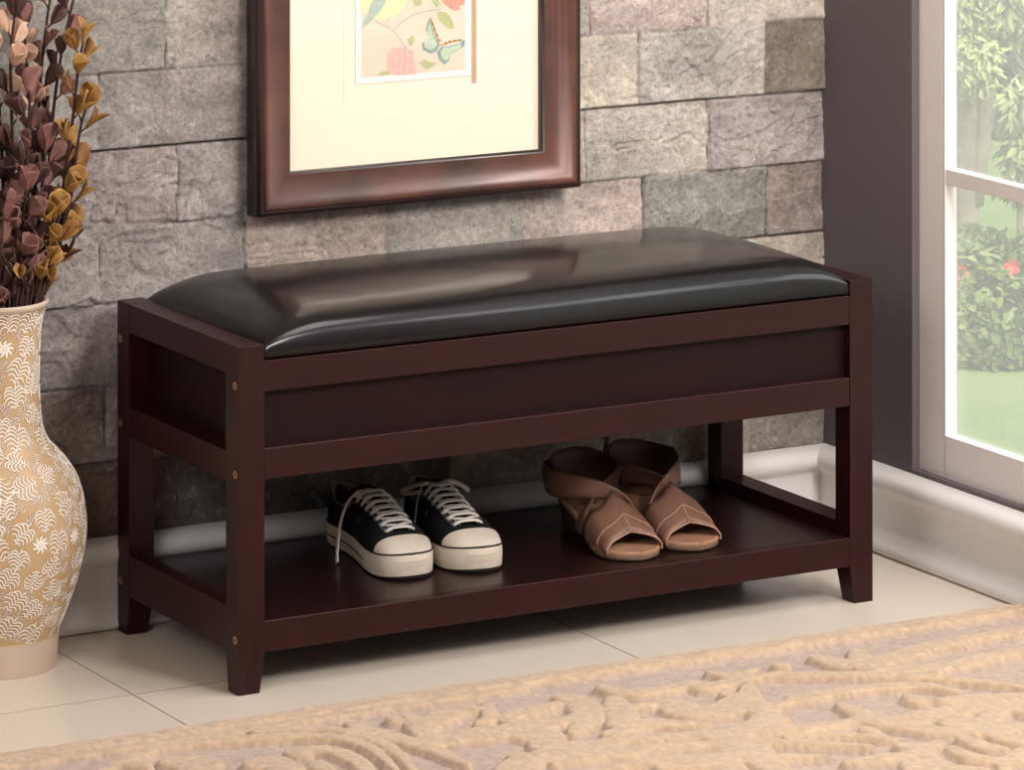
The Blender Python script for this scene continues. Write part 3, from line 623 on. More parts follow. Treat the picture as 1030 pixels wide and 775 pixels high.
def auto(n, kinds, s=.030, top=True, lo=.24):
    o = []; n = int(n * 1.5); s *= 1.12
    for i in range(n):
        kd = kinds[i % len(kinds)]
        if 'peach' in kinds: kd = 'peach' if (i / n > .5 and i % 4) else [q for q in kinds if q != 'peach'][i % max(1, len(kinds) - kinds.count('peach'))]
        o.append((lo + (.96 - lo) * i / n, kd, s * rnd.uniform(.85, 1.1)))
    if top: o.append((1., kinds[n % len(kinds)], s * 1.15))
    return o
VIS = [([(40, 296), (56, 230), (70, 140), (78, 70), (83, 42)], -.03, auto(8, ['mustard', 'mustard', 'amber'], .030), 'rightmost tall dried stem with mustard blossoms and a tulip-like tip'),
       ([(34, 298), (44, 220), (52, 120), (62, 50), (80, -30)], .02, auto(8, ['brown', 'mauve', 'brown'], .028), 'dark brown dried stem leaning right behind the mustard tip'),
       ([(28, 300), (34, 200), (38, 110), (44, 40), (54, -30)], .03, auto(8, ['mauve', 'brown', 'mauve'], .030), 'dried stem with mauve blossoms rising beside the leaning dark brown one'),
       ([(43, 292), (60, 235), (72, 180), (80, 130), (86, 108)], -.02, auto(6, ['mustard', 'amber'], .031), 'mustard dried stem whose top blossoms touch the joint of the upper stones'),
       ([(45, 292), (58, 250), (68, 210), (76, 175)], .01, auto(6, ['amber', 'mustard', 'brown'], .030), 'short outward leaning dried stem with amber and mustard blossoms'),
       ([(36, 300), (44, 262), (50, 232), (55, 215)], -.05, auto(5, ['mustard', 'mustard'], .030), 'short front dried stem of mustard heart-shaped blossoms above the rim'),
       ([(20, 302), (24, 240), (26, 160), (30, 92)], -.05, auto(8, ['mauve', 'brown', 'brown'], .032), 'front dried stem of mauve and dark brown blossoms near the middle'),
       ([(12, 303), (14, 230), (12, 150), (10, 60), (14, 15)], -.03, auto(8, ['brown', 'mauve', 'peach', 'peach'], .034), 'pale tipped dried stem with large peach blossoms at the photo edge'),
       ([(6, 302), (4, 220), (0, 130), (-6, 50), (-10, 0)], -.01, auto(8, ['brown', 'brown', 'peach', 'peach'], .034), 'peach and brown dried stem cut by the left edge of the photo'),
       ([(30, 300), (36, 255), (40, 200), (44, 165), (45, 150)], -.01, auto(6, ['brown', 'mauve'], .032), 'bushy dried stem of dark brown blossoms in the middle of the bunch'),
       ([(42, 290), (50, 262), (58, 240), (66, 228)], .03, auto(4, ['amber', 'brown'], .028), 'lowest outward dried stem of amber brown blossoms behind the rim'),
       ([(16, 300), (20, 265), (22, 225), (26, 190)], -.06, auto(6, ['mauve', 'mauve'], .030), 'short front dried stem of mauve blossoms close to the rim'),
       ([(18, 300), (26, 210), (30, 130), (26, 60), (24, 28)], .04, auto(8, ['mauve', 'brown', 'peach'], .030), 'rear dried stem with mauve lower blossoms and pale peach tips'),
       ([(30, 300), (30, 275), (32, 245), (36, 220)], -.045, auto(5, ['brown', 'mauve', 'brown'], .030), 'short dark brown dried stem between the front mauve and mustard ones'),
       ([(26, 302), (22, 285), (20, 276)], -.055, [(.55, 'mustard', .026), (1., 'mustard', .026)], 'lone mustard blossom sprig just over the front rim'),
       ([(44, 293), (46, 286), (48, 280)], -.02, [(1., 'mustard', .022)], 'tiny mustard sprig at the right edge of the rim')]
for pxs, d, bl, lab in VIS: stem(pathto(pxs, d), bl, lab)
for k in range(12):                                  # the side of the bunch beyond the photo's left edge
    a = rnd.uniform(.62, 1.45) * PI; R_ = rnd.uniform(.05, .13); h = rnd.uniform(.22, .50); c, s_ = math.cos(a), math.sin(a) * .8
    if vy + R_ * s_ > .38: s_ = (.38 - vy) / R_
    pth = [mouth + Vector((c * .01, s_ * .01, -.10)), mouth + Vector((c * .038, s_ * .038, .03)), mouth + Vector((c * (.04 + R_ * .4), s_ * (.04 + R_ * .4), h * .5)), mouth + Vector((c * (.04 + R_), s_ * (.02 + R_ * .8), h))]
    kd = [['brown', 'mauve'], ['peach', 'mauve'], ['brown', 'peach']][k % 3]
    stem(pth, auto(7, kd, .031), 'dried blossom stem at the far left of the bunch, mostly outside the photo', 'dried stems at the left of the bunch')

# ------------------------------------------------------------------ sneakers
m_canvas = mat('black canvas', (24, 25, 28), .85, .2, bump=.4, bscale=900, bdist=.0004); m_rub = mat('off white rubber', (226, 212, 194), .5, .4, col2=(212, 196, 176), vscale=20)
m_stripe = mat('black rubber stripe', (28, 22, 22), .5, .4); m_lace = mat('white cotton lace', (234, 226, 215), .9, .15, bump=.5, bscale=700, bdist=.0005); m_tan = mat('tan lining', (150, 112, 72), .8, .2)
m_eye = mat('steel eyelet', (200, 200, 200), .3, metal=1.); m_stitch = mat('white stitching', (190, 188, 184), .8); m_black = mat('dark outsole', (36, 28, 26), .7)
SX = [0, .002, .006, .013, .025, .045, .07, .10, .14, .175, .205, .232, .252, .266, .276, .282, .285]
SW = [0, .0095, .0175, .0245, .0305, .0345, .0350, .0345, .0385, .0435, .0475, .0475, .0435, .0365, .0265, .0160, 0]
_P = spl([(a, b, 0) for a, b in zip(SX, SW)], 320); _PX = [max(0, p.x) for p in _P]; _PY = [max(0, p.y) for p in _P]
def sw(x): return float(np.interp(x, _PX, _PY)) if 0 < x < .285 else 0.
HX = [0, .03, .06, .09, .11, .13, .16, .19, .21, .235, .255, .268, .278, .285]; HH = [.058, .057, .057, .059, .061, .0595, .0520, .0435, .0370, .0285, .0205, .0135, .0068, .0]
def sh(x): return float(np.interp(x, HX, HH))
def sneaker(label, loc, ang, sgn, bow, roll=0):
    root = empty('sneaker', loc, ang); tag(root, label, 'shoe', 'pair of black canvas sneakers on the shelf')
    cx_ = lambda x: sgn * .006 * math.sin(PI * min(1, x / .285)) - sgn * .003
    n = 2.6; z0 = .031
    def sec(x, th, dw=0., dh=0., up=0.):
        w_ = max(sw(x) - .0022 - dw, 0); h = max(sh(x) - dh, 0.); c, s_ = math.cos(th), math.sin(th)
        return Vector((x, cx_(x) + w_ * math.copysign(abs(c) ** (2 / n), c), z0 + up + h * abs(s_) ** (2 / n)))
    xs = [.285 * (.5 - .5 * math.cos(PI * i / 60)) for i in range(61)]
    outl = [(x, 1) for x in xs] + [(x, -1) for x in xs[::-1][1:-1]]
    def ring(z, off):
        P = []
        for x, sg in outl:
            w_ = sw(x); dx = 0
            nx = -1 if x < .03 else (1 if x > .25 else 0)
            P.append((x + off * nx * (1 - min(1, w_ / .035)), cx_(x) + sg * max(w_ + off * (w_ > .004), 0) , z + (.004 * max(0, (x - .24) / .045) ** 1.5 if z > .001 else 0)))
        return P
    MB().loft([ring(0, -.004), ring(.0006, -.0012), ring(.0024, -.0008)], cv=True, cap0=True).build('outsole', m_black, root)
    MB().loft([ring(.0024, -.0006), ring(.0040, .0002), ring(.018, .0008), ring(.031, .0004), ring(.0335, -.0006), ring(.034, -.003)], cv=True, cap1=True).build('sole', m_rub, root)
    MB().loft([ring(.0332, .0004), ring(.0335, .0011), ring(.0348, .0011), ring(.0352, .0002), ring(.0352, -.003)], cv=True).build('sole_stripe', m_stripe, root)
    side = MB()                                        # lower stripe, rear three quarters only
    for sg in (1, -1):
        r_ = []
        for x in [.004 + .196 * i / 40 for i in range(41)]:
            y = cx_(x) + sg * (sw(x) + .0013); r_.append([(x, y, .0155), (x, y + sg * .0004, .0166), (x, y, .0178)])
        side.loft(r_)
    side.build('sole_stripe', m_stripe, root)
    tx = MB()                                          # textured strip round the toe
    for i in range(-13, 14):
        for j in range(4):
            a = i * .048; x = .285 * .5 + .1432 * math.cos(a * .55); y0 = None
            yy = i * .00185 + (j % 2) * .0009; xx = None
            lo, hi = .2, .285
            for _ in range(18):
                md = (lo + hi) / 2
                if sw(md) > abs(yy): lo = md
                else: hi = md
            nx = Vector((1, yy / .06, 0)).normalized(); z = .0145 + j * .0030
            p = Vector((lo + .0010, cx_(lo) + yy, z + .003)); tx.add([p + Vector((0, -.0008, 0)), p + Vector((0, 0, .0012)), p + Vector((0, .0008, 0)), p + Vector((0, 0, -.0012)), p + nx * .0008], [(0, 1, 4), (1, 2, 4), (2, 3, 4), (3, 0, 4)])
    tx.build('toe_bumper', m_rub, root, smooth=False)
    # toe cap
    capx = [.244 + (.285 - .244) * i / 16 for i in range(17)]
    MB().loft([[sec(x - .006 * (1 - math.sin(PI * k / 28)) * (1 - i / 16), PI * k / 28, dw=-.0011, up=.0014) for k in range(29)] for i, x in enumerate(capx)]).build('toe_cap', m_rub, root)
    # canvas
    def col_h(x): return float(np.interp(x, [0, .02, .05, .075, .095, .112], [.051, .047, .036, .035, .043, .055]))
    def gap(x): return float(np.interp(x, [.11, .16, .222, .236], [.0205, .0195, .0165, .013]))
    def thE(x):
        if x <= .110: return math.asin(min(1, (col_h(x) / sh(x))) ** (n / 2))
        if x < .2373: return math.acos(min(1, gap(x) / max(sw(x) - .0022, .01)) ** (n / 2))
        return PI / 2
    st = [.0004, .002, .005, .010, .018] + [.028 + i * .0068 for i in range(31)] + [.2362, .2369, .2376, .241, .245, .249]
    cv = MB(); stt = MB(); edges = []
    for sg in (0, 1):
        rows = []; ed = []
        for x in st:
            te = thE(x); row = []
            for k in range(13):
                th = te * k / 12; row.append(sec(x, th if sg == 0 else PI - th))
            rows.append(row); ed.append(row[-1])
        cv.loft(rows); edges.append(ed)
    cv.build('canvas_upper', m_canvas, root, solid=.0016)
    for e in edges: stt.tube([p + Vector((0, 0, .0010)) for p in e[:-6]], .0008, 5)
    for sg in (0, 1):
        for dth in (.11, .19):
            stt.tube([sec(x, (thE(x) - dth) if sg == 0 else PI - thE(x) + dth, dw=-.0012, dh=-.0010) for x in st[13:-6]], .00035, 4)
        stt.tube([sec(x, q if sg == 0 else PI - q, dw=-.0012, dh=-.001) for x, q in ((.150, .02), (.152, .5), (.158, .9), (.168, 1.1))], .0004, 4)
    stt.build('stitching', m_stitch, root)
    lin_ = MB()
    for sg in (0, 1):
        lin_.loft([[sec(x, (thE(x) * k / 8) if sg == 0 else PI - thE(x) * k / 8, dw=.0030, up=.001) for k in range(9)] for x in st[1:18]])
    lin_.build('lining', m_tan, root)
    MB().loft([[Vector((x, cx_(x) + (sw(x) - .004) * u, .036)) for u in (-1, -.5, 0, .5, 1)] for x in st[1:20]]).build('insole', m_tan, root)
    # tongue
    tr = []
    for i in range(20):
        x = .088 + .149 * i / 19; zz = z0 + (sh(x) - .0035 if x > .11 else sh(.11) - .0035 + (.11 - x) * .35); wd = .026 - .006 * i / 19
        tr.append([Vector((x, cx_(x) + wd * u, zz - .010 * abs(u) ** 2.2)) for u in np.linspace(-1, 1, 9)])
    MB().loft(tr).build('tongue', m_canvas, root, solid=.003)
    # eyelets and laces
    ex = [.229 - .0182 * i for i in range(7)]; lc = MB()
    E = [[sec(x, (thE(x) - .155) if s_ else PI - thE(x) + .155, dh=-.001, dw=-.001) for x in ex] for s_ in (0, 1)]
    for s_ in (0, 1):
        for p in E[s_]:
            a = MB(); nrm = (p - Vector((p.x - .02, cx_(p.x), z0 + .010))).normalized(); t1 = nrm.cross(Vector((1, 0, 0))).normalized(); t2 = nrm.cross(t1)
            a.tube([p + (t1 * math.cos(q) + t2 * math.sin(q)) * .0028 for q in [2 * PI * k / 12 for k in range(13)]], .0009, 5, up=tuple(nrm)); a.build('eyelet', m_eye, root)
    for i in range(7):
        a, b = E[0][i], E[1][i]
        if i < 6 and False: pass
        c = (a + b) / 2; top = z0 + sh(c.x) + .0045
        lc.tube(spl([a, Vector((a.x + .001, a.y * .62 + c.y * .38, top - .001)), Vector((c.x + .0015, c.y, top)), Vector((b.x + .001, b.y * .62 + c.y * .38, top - .001)), b], 16), .0033, 10, flat=.36, up=(.45, 0, 1))
        if i < 6:
            for p, q in ((E[0][i], E[1][i + 1]), (E[1][i], E[0][i + 1])):
                m_ = (p + q) / 2; lc.tube(spl([p, Vector((m_.x, m_.y, z0 + sh(m_.x) + .0015)), q], 8), .0026, 8, flat=.36, up=(.45, 0, 1))
    lc.build('laces', m_lace, root)
    for nm, w_, pts in bow:
        MB().tube(spl(pts, 28), w_, 10, flat=.34, up=(.5, .25, 1) if nm != 'string' else (0, 1, .1)).build('lace_end' if nm == 'string' else 'bow_loop', m_lace, root)
    MB().tube(spl([(.112, cx_(.11) - .007, .0925), (.115, cx_(.11), .0950), (.112, cx_(.11) + .007, .0925)], 8), .0045, 10, flat=.7).build('knot', m_lace, root)
    return root
SHZ = .1007
def place(hx, hy, tx, ty): return (hx, hy, SHZ), math.atan2(ty - hy, tx - hx)
l, a = place(.358, .384, .334, .099)
# local y = towards the photo's right
sneaker('left black canvas sneaker of the pair, one lace end trailing onto the shelf', l, a, 1,
        [('string', .0058, [(0.112, 0.000, 0.0924), (0.118, -0.030, 0.0885), (0.128, -0.050, 0.0632), (0.140, -0.062, 0.0237), (0.152, -0.068, 0.0020)]),
         ('string', .0040, [(0.112, 0.000, 0.0924), (0.118, 0.022, 0.0901), (0.135, 0.036, 0.0751), (0.158, 0.042, 0.0490), (0.170, 0.044, 0.0395)]),
         ('loop', .0042, [(0.114, 0.000, 0.0932), (0.122, -0.004, 0.0885), (0.138, -0.006, 0.0774), (0.130, -0.002, 0.0758), (0.116, 0.000, 0.0885)])])
l, a = place(.478, .368, .438, .088)
sneaker('right black canvas sneaker of the pair, laces tied in a loose bow', l, a, -1,
        [('loop', .0058, [(0.112, 0.000, 0.0924), (0.098, -0.022, 0.0940), (0.085, -0.046, 0.0853), (0.090, -0.048, 0.0790), (0.104, -0.022, 0.0837), (0.112, -0.002, 0.0901)]),
         ('loop', .0066, [(0.112, 0.000, 0.0932), (0.108, 0.018, 0.0956), (0.108, 0.034, 0.0893), (0.112, 0.046, 0.0806)]),
         ('string', .0030, [(0.112, -0.002, 0.0940), (0.112, -0.026, 0.0964), (0.122, -0.040, 0.0774), (0.135, -0.050, 0.0435)]),
         ('string', .0056, [(0.114, 0.000, 0.0916), (0.124, -0.008, 0.0853), (0.140, -0.022, 0.0679), (0.158, -0.034, 0.0442), (0.170, -0.040, 0.0300)])])

# ------------------------------------------------------------------ sandals
m_lea = mat('brown leather', (134, 97, 80), .45, .4, col2=(110, 78, 63), vscale=25, bump=.25, bscale=160, bdist=.0008); m_lea2 = mat('shade darkened brown leather', (100, 70, 57), .5, .4, col2=(82, 56, 46), vscale=25, bump=.25, bscale=160, bdist=.0008)  # second one: same leather with shade put into its colour, cuff and under strap
m_foot2 = mat('tan footbed', (168, 128, 102), .45, .4, col2=(160, 112, 84), vscale=25); m_heel = mat('dark heel', (52, 36, 30), .5, .4); m_sole = mat('taupe sandal sole', (120, 98, 80), .6, .3); m_edge = mat('pale cut leather edge', (180, 136, 112), .6, .3)
KX = [0, .003, .010, .022, .045, .08, .11, .14, .165, .185, .200, .211, .219, .224]; KW = [0, .010, .019, .026, .0295, .0290, .0315, .0380, .0420, .0415, .0370, .0290, .0180, 0]
def kw(x): return float(np.interp(x, KX, KW))
def kz(x): return float(np.interp(x, [0, .03, .06, .09, .12, .15, .18, .224], [.056, .053, .046, .034, .022, .014, .0115, .0125]))
def sandal(label, loc, ang, sg):
    root = empty('open_toe_sandal', loc, ang); root.scale = (1.1, 1.14, 1.04); tag(root, label, 'shoe', 'pair of brown strappy sandals on the shelf')
    V = lambda x, y, z: Vector((x, sg * y, z))
    xs = [.224 * (.5 - .5 * math.cos(PI * i / 44)) for i in range(45)]; outl = [(x, 1) for x in xs] + [(x, -1) for x in xs[::-1][1:-1]]
    def ring(dz, off): return [V(x, s_ * max(kw(x) + off * (kw(x) > .004), 0), kz(x) + dz) for x, s_ in outl]
    MB().loft([ring(-.0115, -.003), ring(-.0095, 0), ring(-.004, .0006), ring(-.0035, 0)], cv=True, cap0=True).build('sole', m_sole, root)
    MB().loft([ring(-.004, 0), ring(-.0005, .0012), ring(.0015, -.001), ring(.0005, -.006)], cv=True, cap1=True).build('footbed', m_foot2, root)
    hr = []
    for z, a0, a1, w_ in ((0, .006, .044, .019), (.02, .004, .046, .0205), (.042, .001, .056, .025), (.0455, .001, .060, .0265)):
        hr.append([V((a0 + a1) / 2 + (a1 - a0) / 2 * math.copysign(abs(math.cos(q)) ** .7, math.cos(q)), w_ * math.copysign(abs(math.sin(q)) ** .8, math.sin(q)), z) for q in [2 * PI * k / 24 for k in range(24)]])
    MB().loft(hr, cv=True, cap0=True, cap1=True).build('heel', m_heel, root)
    def strip(name, e0, e1, m, bulge=.002, n=28, k=7, th=.0022):
        A = spl([V(*p) for p in e0], n); B = spl([V(*p) for p in e1], n); rows = []
        ctr = V(.11, 0, .03)
        for a, b in zip(A, B):
            row = []
            for j in range(k):
                t = j / (k - 1); p = a.lerp(b, t); o = (p - ctr).normalized(); row.append(p + o * bulge * math.sin(PI * t))
            rows.append(row)
        strip.rows = rows
        o = MB().loft(rows).build(name, m, root, solid=th)
        for s_, q in ((A, 0), (B, 1)):
            pass
        return o
    # vamp: two panels meeting on a seam with a raised point
    for side in (-1, 1):
        front, back, n1 = [], [], []
        base = [(.201, side * .0395, .008), (.201, side * .0395, .016), (.199, side * .031, .0255), (.195, side * .015, .0315), (.189, 0, .0345)]
        bk = [(.128, side * .0375, .012), (.126, side * .0400, .030), (.133, side * .034, .050), (.138, side * .017, .064), (.128, 0, .080)]
        strip('vamp_panel', base, bk, m_lea, .0035)
        MB().tube([p for p in spl([V(*p) for p in base], 20)], .0012, 6).build('edge_piping', m_edge, root)
        # overlay seam from the middle of the panel down to the sole
        rw = strip.rows; q_ = len(rw[0]) - 1; ctr = V(.14, 0, .01)
        def on(i, t):
            a_ = t * q_; j_ = min(int(a_), q_ - 1); p_ = rw[i][j_].lerp(rw[i][j_ + 1], a_ - j_); return p_ + (p_ - ctr).normalized() * .0013
        MB().tube([on(i, .42 - .05 * (1 - i / 28)) for i in range(2, 29)], .0008, 5).build('seam', m_edge, root)
        if side == 1: MB().tube([on(28, t) for t in np.linspace(0, .42, 10)], .0008, 5).build('seam', m_edge, root)
    # crossing straps
    strip('cross_strap', [(-.006, .012, .098), (.004, .038, .098), (.030, .047, .099), (.072, .038, .098), (.102, 0, .083), (.118, -.028, .052), (.118, -.0375, .018)],
          [(-.004, .012, .066), (.005, .036, .067), (.030, .044, .068), (.064, .039, .070), (.086, .004, .064), (.092, -.024, .044), (.088, -.0325, .024)], m_lea2, .004)
    strip('cross_strap', [(-.006, -.010, .100), (.003, -.038, .100), (.030, -.048, .100), (.065, -.044, .097), (.108, -.010, .092), (.130, .020, .072), (.140, .0385, .035), (.142, .0400, .014)],
          [(-.004, -.010, .062), (.004, -.036, .062), (.030, -.046, .060), (.065, -.0450, .060), (.104, -.022, .066), (.120, .012, .060), (.118, .0345, .034), (.112, .0345, .020)], m_lea, .004)
    # ankle cuff round the heel
    lo, hi = [], []
    for i in range(25):
        q = -2.0 + 4. * i / 24; c, s_ = -math.cos(q), math.sin(q); back = max(0, math.cos(q))
        x = .048 + .047 * c; y = .0455 * math.copysign(abs(s_) ** .85, s_)
        lo.append((x + (.004 if back > 0 else 0), y * .90, .078 - .026 * back ** .8 - .012 * max(0, abs(q) - 1.5) * 2)); hi.append((x - .004 * back, y * (1.02), .104 + .010 * back ** 2 + .002 * math.sin(3 * q) - .012 * max(0, abs(q) - 1.5) * 2))
    strip('ankle_cuff', lo, hi, m_lea2, .001, n=60)
    MB().tube([p for p in spl([V(*p) for p in hi], 60)], .0012, 5).build('edge_piping', m_lea2, root)
    return root
l, a = place(.697, .276, .681, .054); sandal('left brown leather open toe sandal of the pair, beside the sneakers', l, a, 1)
l, a = place(.806, .283, .788, .060); sandal('right brown leather open toe sandal of the pair, nearer the bench leg', l, a, -1)

# ------------------------------------------------------------------ garden outside
GZ = -2.0
gp = lambda x, y, z=GZ: Vector(bp(x, y, 2, z))
m_grass = mat('mown lawn', (138, 156, 104), .9, .2, col2=(120, 142, 92), vscale=1.2, bump=.5, bscale=60, bdist=.02)
X = np.linspace(XR + .3, 40, 120); Y = np.linspace(-30, 50, 160); XX, YY = np.meshgrid(X, Y)
lawn = grid_obj('lawn', np.stack([XX, YY, GZ + 0 * XX], -1), m_grass); tag(lawn, 'mown green lawn seen through the window', 'lawn', kind='stuff')
vd = Vector((math.sin(YAW + .103), math.cos(YAW + .103), 0)); vrt = Vector((vd.y, -vd.x, 0))
def leafmat(n, c, c2):
    m = mat(n, c, .5, .4, col2=c2, vscale=1.4, sheen=0.); b = m.node_tree.nodes['Principled BSDF']; b.inputs['Subsurface Weight'].default_value = 0
    return m
def leaves(n, size, place_fn, rr, slim=.5, droop=0.):
    V_ = []; F_ = []
    for i in range(n):
        p, o = place_fn(); p.z = max(p.z, .03); s_ = size * rr.uniform(.6, 1.25)
        d = Vector((rr.gauss(0, 1), rr.gauss(0, 1), rr.gauss(-droop, .7))).normalized(); d = (d + o * .5).normalized(); nn = (o + Vector((rr.gauss(0, .5), rr.gauss(0, .5), rr.gauss(.3, .5)))).normalized(); t = d.cross(nn)
        if t.length < .01: continue
        t.normalize(); nn = t.cross(d); w_ = s_ * slim * .5; k = len(V_)
        q0 = len(V_); V_ += [p, p + d * s_ * .35 + t * w_ + nn * w_ * .3, p + d * s_ * .75 + t * w_ * .7, p + d * s_ - nn * w_ * .2, p + d * s_ * .75 - t * w_ * .7, p + d * s_ * .35 - t * w_ + nn * w_ * .3]
        V_[q0:] = [Vector((v.x, v.y, max(v.z, .004))) for v in V_[q0:]]
        F_ += [(k, k + 1, k + 2, k + 3), (k, k + 3, k + 4, k + 5)]
    m = MB(); m.v = [tuple(v) for v in V_]; m.f = F_; return m
m_hedge = leafmat('shrub leaf', (146, 162, 92), (76, 98, 56)); m_bark = mat('pale bark', (150, 140, 122), .9, .2, col2=(104, 96, 84), vscale=9, bump=.6, bscale=12, bdist=.02)
m_tree = leafmat('tree leaf', (166, 174, 110), (98, 112, 76)); m_dark = leafmat('dark tree leaf', (98, 104, 94), (66, 76, 70)); m_red = mat('red flower', (226, 70, 62), .6)
rr = random.Random(4)
base = gp(994, 374)
def shrub(c, rx, ry, h, n, lab, flowers=0):
    root = empty('garden_shrub', c); tag(root, lab, 'shrub', 'shrubs in the bed across the lawn')
    def pf():
        while True:
            a = Vector((rr.gauss(0, 1), rr.gauss(0, 1), rr.gauss(0, 1)))
            if a.length > .1: break
        a.normalize(); a.z = abs(a.z) * 1.0; q = rr.uniform(.72, 1.) ** .5; q2 = 1 + .18 * math.sin(a.x * 9 + a.z * 7) * math.cos(a.y * 8)
        a.x = math.copysign(abs(a.x) ** .8, a.x); return (vrt * (a.x * rx) + vd * (a.y * ry) + Vector((0, 0, a.z * h * q2 + .02))) * q, a
    leaves(int(n * 1.7), .060, pf, rr, .62).build('foliage', m_hedge, root, fix=False, smooth=False)
    MB().tube([(0, 0, .001), (.02, 0, h * .35), (0, .02, h * .7)], .02, 7).build('stem', m_bark, root)
    for k in range(flowers):
        f = MB(); a = (-.30, .16)[k % 2]; c_ = vrt * (a * rx) - vd * ry * .52 + Vector((0, 0, h * (.92 + .06 * k))); 
        for j in range(5):
            q = 2 * PI * j / 5; f.add([c_, c_ + vrt * .03 * math.cos(q) + Vector((0, 0, .03 * math.sin(q))) - vd * .02, c_ + vrt * .036 * math.cos(q + .6) + Vector((0, 0, .036 * math.sin(q + .6))) - vd * .03, c_ + vrt * .03 * math.cos(q + 1.1) + Vector((0, 0, .03 * math.sin(q + 1.1))) - vd * .02], [(0, 1, 2, 3)])
        f.build('flower', m_red, root, fix=False)
    return root
for i, (u, v, nl, lab) in enumerate([(.02, 0, 5200, 'leafy green shrub with two red flowers in front of the forked tree'), (-1.12, 0, 2500, 'leafy green shrub at the left end of the garden bed'),
                                 (1.16, 0, 2500, 'leafy green shrub at the right end of the garden bed'), (.02, 1.35, 4000, 'paler leafy shrub standing behind the flowering one')]):
    c = base + vrt * u + vd * (.38 + v); c.z = GZ
    shrub(c, .46, .38, .40 if i < 3 else .20, nl, lab, 2 if i == 0 else 0)
def tree(c, lean, th, crown, n, lab, m, lsz=.12, slim=.3, tr=.05, group='trees beyond the shrubs', fork=False):
    root = empty('garden_tree', c); tag(root, lab, 'tree', group)
    MB().tube(spl([(0, 0, .001), Vector((0, 0, th * .5)) + vrt * lean * .3, Vector((0, 0, th)) + vrt * lean], 12), tr, 10, radii=[tr * (1.15 - .4 * i / 12) for i in range(13)]).build('trunk', m_bark, root)
    if fork: MB().tube(spl([Vector((0, 0, th * .12)) + vrt * .03, Vector((0, 0, th * .5)) + vrt * (.11), Vector((0, 0, th)) + vrt * .20], 12), tr * .7, 10, radii=[tr * (.85 - .3 * i / 12) for i in range(13)]).build('trunk', m_bark, root)
    cl = [(Vector((0, 0, cz)) + vrt * cx2 + vd * cy2, r_) for cx2, cy2, cz, r_ in crown]
    def pf():
        cc, r_ = cl[rr.randrange(len(cl))]; a = Vector((rr.gauss(0, 1), rr.gauss(0, 1), rr.gauss(0, 1))).normalized(); return cc + a * r_ * rr.uniform(.35, 1.), a
    leaves(n, lsz, pf, rr, slim, droop=1.0).build('foliage', m, root, fix=False, smooth=False)
    return root
def gxy(px, dist):
    d = Vector(((_f + _r * (px - 515) / F)[0], (_f + _r * (px - 515) / F)[1], 0)); return Vector((CAM[0], CAM[1], GZ)) + d * dist
c = gxy(972, 21.2)
tree(c, -.02, 1.7, [(-.05, -.2, 1.12, .22), (.12, -.2, 1.28, .24), (.0, -.3, .92, .16), (-.2, 0, 1.4, .3), (.3, -.1, 1.12, .2), (.3, 0, 1.45, .3), (.05, 0, 1.6, .35), (-.3, 0, 1.5, .3)], 15000,
     'forked pale trunk tree with drooping light green leaves beyond the shrubs', m_tree, .062, .34, .055, fork=True)
for px_, di, n_ in ((1000, 24.5, 9000), (690, 24.5, 3000), (1330, 24.5, 3000), (840, 27.2, 3000), (1180, 27.2, 3000)):
    tree(gxy(px_, di), .05, 1.9, [(rr.uniform(-.35, .35), rr.uniform(-.25, .25), z_, .42) for z_ in (.5, .6, .75, .95, 1.15, 1.35, 1.55, 1.75, 1.95, 2.1)], n_,
         'dark grey green tree in the far background of the garden', m_dark, .12, .42, .05, group='background garden trees')
tree(gxy(1024, 20.0), .02, .95, [(0, 0, .50, .07), (.0, 0, .65, .09), (.0, 0, .85, .10)], 500, 'slender sapling with bright leaves right of the forked tree', m_tree, .08, .35, .014)

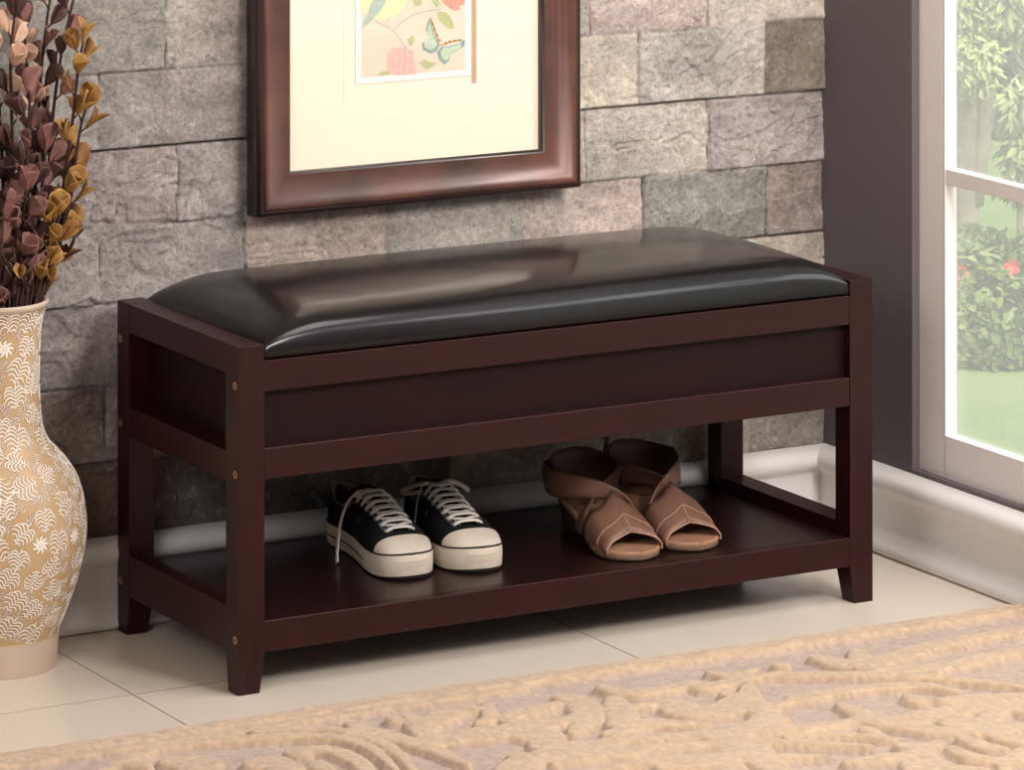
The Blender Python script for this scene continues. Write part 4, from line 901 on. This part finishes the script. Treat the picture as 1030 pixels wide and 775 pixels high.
# ------------------------------------------------------------------ light
world = bpy.data.worlds.new('sky'); bpy.context.scene.world = world; world.use_nodes = True; nt = world.node_tree
bg = nt.nodes['Background']; sky = nt.nodes.new('ShaderNodeTexSky'); sky.sky_type = 'NISHITA'; sky.sun_disc = False; sky.sun_elevation = math.radians(48); sky.sun_rotation = math.radians(200); sky.air_density = 1.; sky.dust_density = 3.
mxw = nt.nodes.new('ShaderNodeMix'); mxw.data_type = 'RGBA'; mxw.inputs['Factor'].default_value = .85; mxw.inputs['B'].default_value = (1., .95, .88, 1)
nt.links.new(sky.outputs[0], mxw.inputs['A']); nt.links.new(mxw.outputs['Result'], bg.inputs['Color']); bg.inputs['Strength'].default_value = .85
def light(kind, name, loc, target, energy, size=1., sy=None, col=(1, 1, 1), **k):
    d = bpy.data.lights.new(name, kind); d.energy = energy; d.color = col
    if kind == 'AREA':
        d.size = size; d.shape = 'RECTANGLE' if sy else 'SQUARE'
        if sy: d.size_y = sy
    o = bpy.data.objects.new(name, d); C.objects.link(o); o.location = loc; o.rotation_euler = (Vector(target) - Vector(loc)).to_track_quat('-Z', 'Y').to_euler()
    for a, b in k.items(): setattr(d, a, b)
    return o
light('SUN', 'sun', (5, -5, 8), (4.9, -2.2, 5.4), 4.6, col=(1, .97, .9), angle=math.radians(1.))
light('AREA', 'key_softbox', (.95, -2.6, 2.25), (.45, .1, .45), 68, .7, .7, col=(1, .95, .925))
light('AREA', 'ceiling_softbox', (.93, -.75, 2.52), (.6, .0, .4), 24, .62, 1.3, col=(1, .95, .93))
light('AREA', 'added_highlight_light', (1.95, -1.35, 1.75), (.6, -.5, .65), 34, 2.2, .5, col=(1, .97, .96))  # unseen lamp added outside the pane for the highlight on the cushion
light('AREA', 'room_fill', (-2.6, -2.6, 2.2), (1.0, .0, .3), 54, 1.6, 1.4, col=(1, .965, .97))

# ------------------------------------------------------------------ camera
cam = bpy.data.cameras.new('camera'); co = bpy.data.objects.new('camera', cam); C.objects.link(co)
co.location = CAM; R3 = Matrix((tuple(_r), tuple(_u), tuple(-_f))).transposed()
co.rotation_euler = (R3 @ Matrix.Rotation(-.001, 3, 'Z')).to_euler()
cam.sensor_width = 36; cam.sensor_fit = 'HORIZONTAL'; cam.lens = F / 1030 * 36; cam.shift_x = 0; cam.shift_y = SY / 1030; cam.clip_end = 200
bpy.context.scene.camera = co
vs = bpy.context.scene.view_settings; vs.view_transform = 'Standard'; vs.look = 'None'; vs.gamma = 1; vs.exposure = 0.0; vs.use_curve_mapping = False
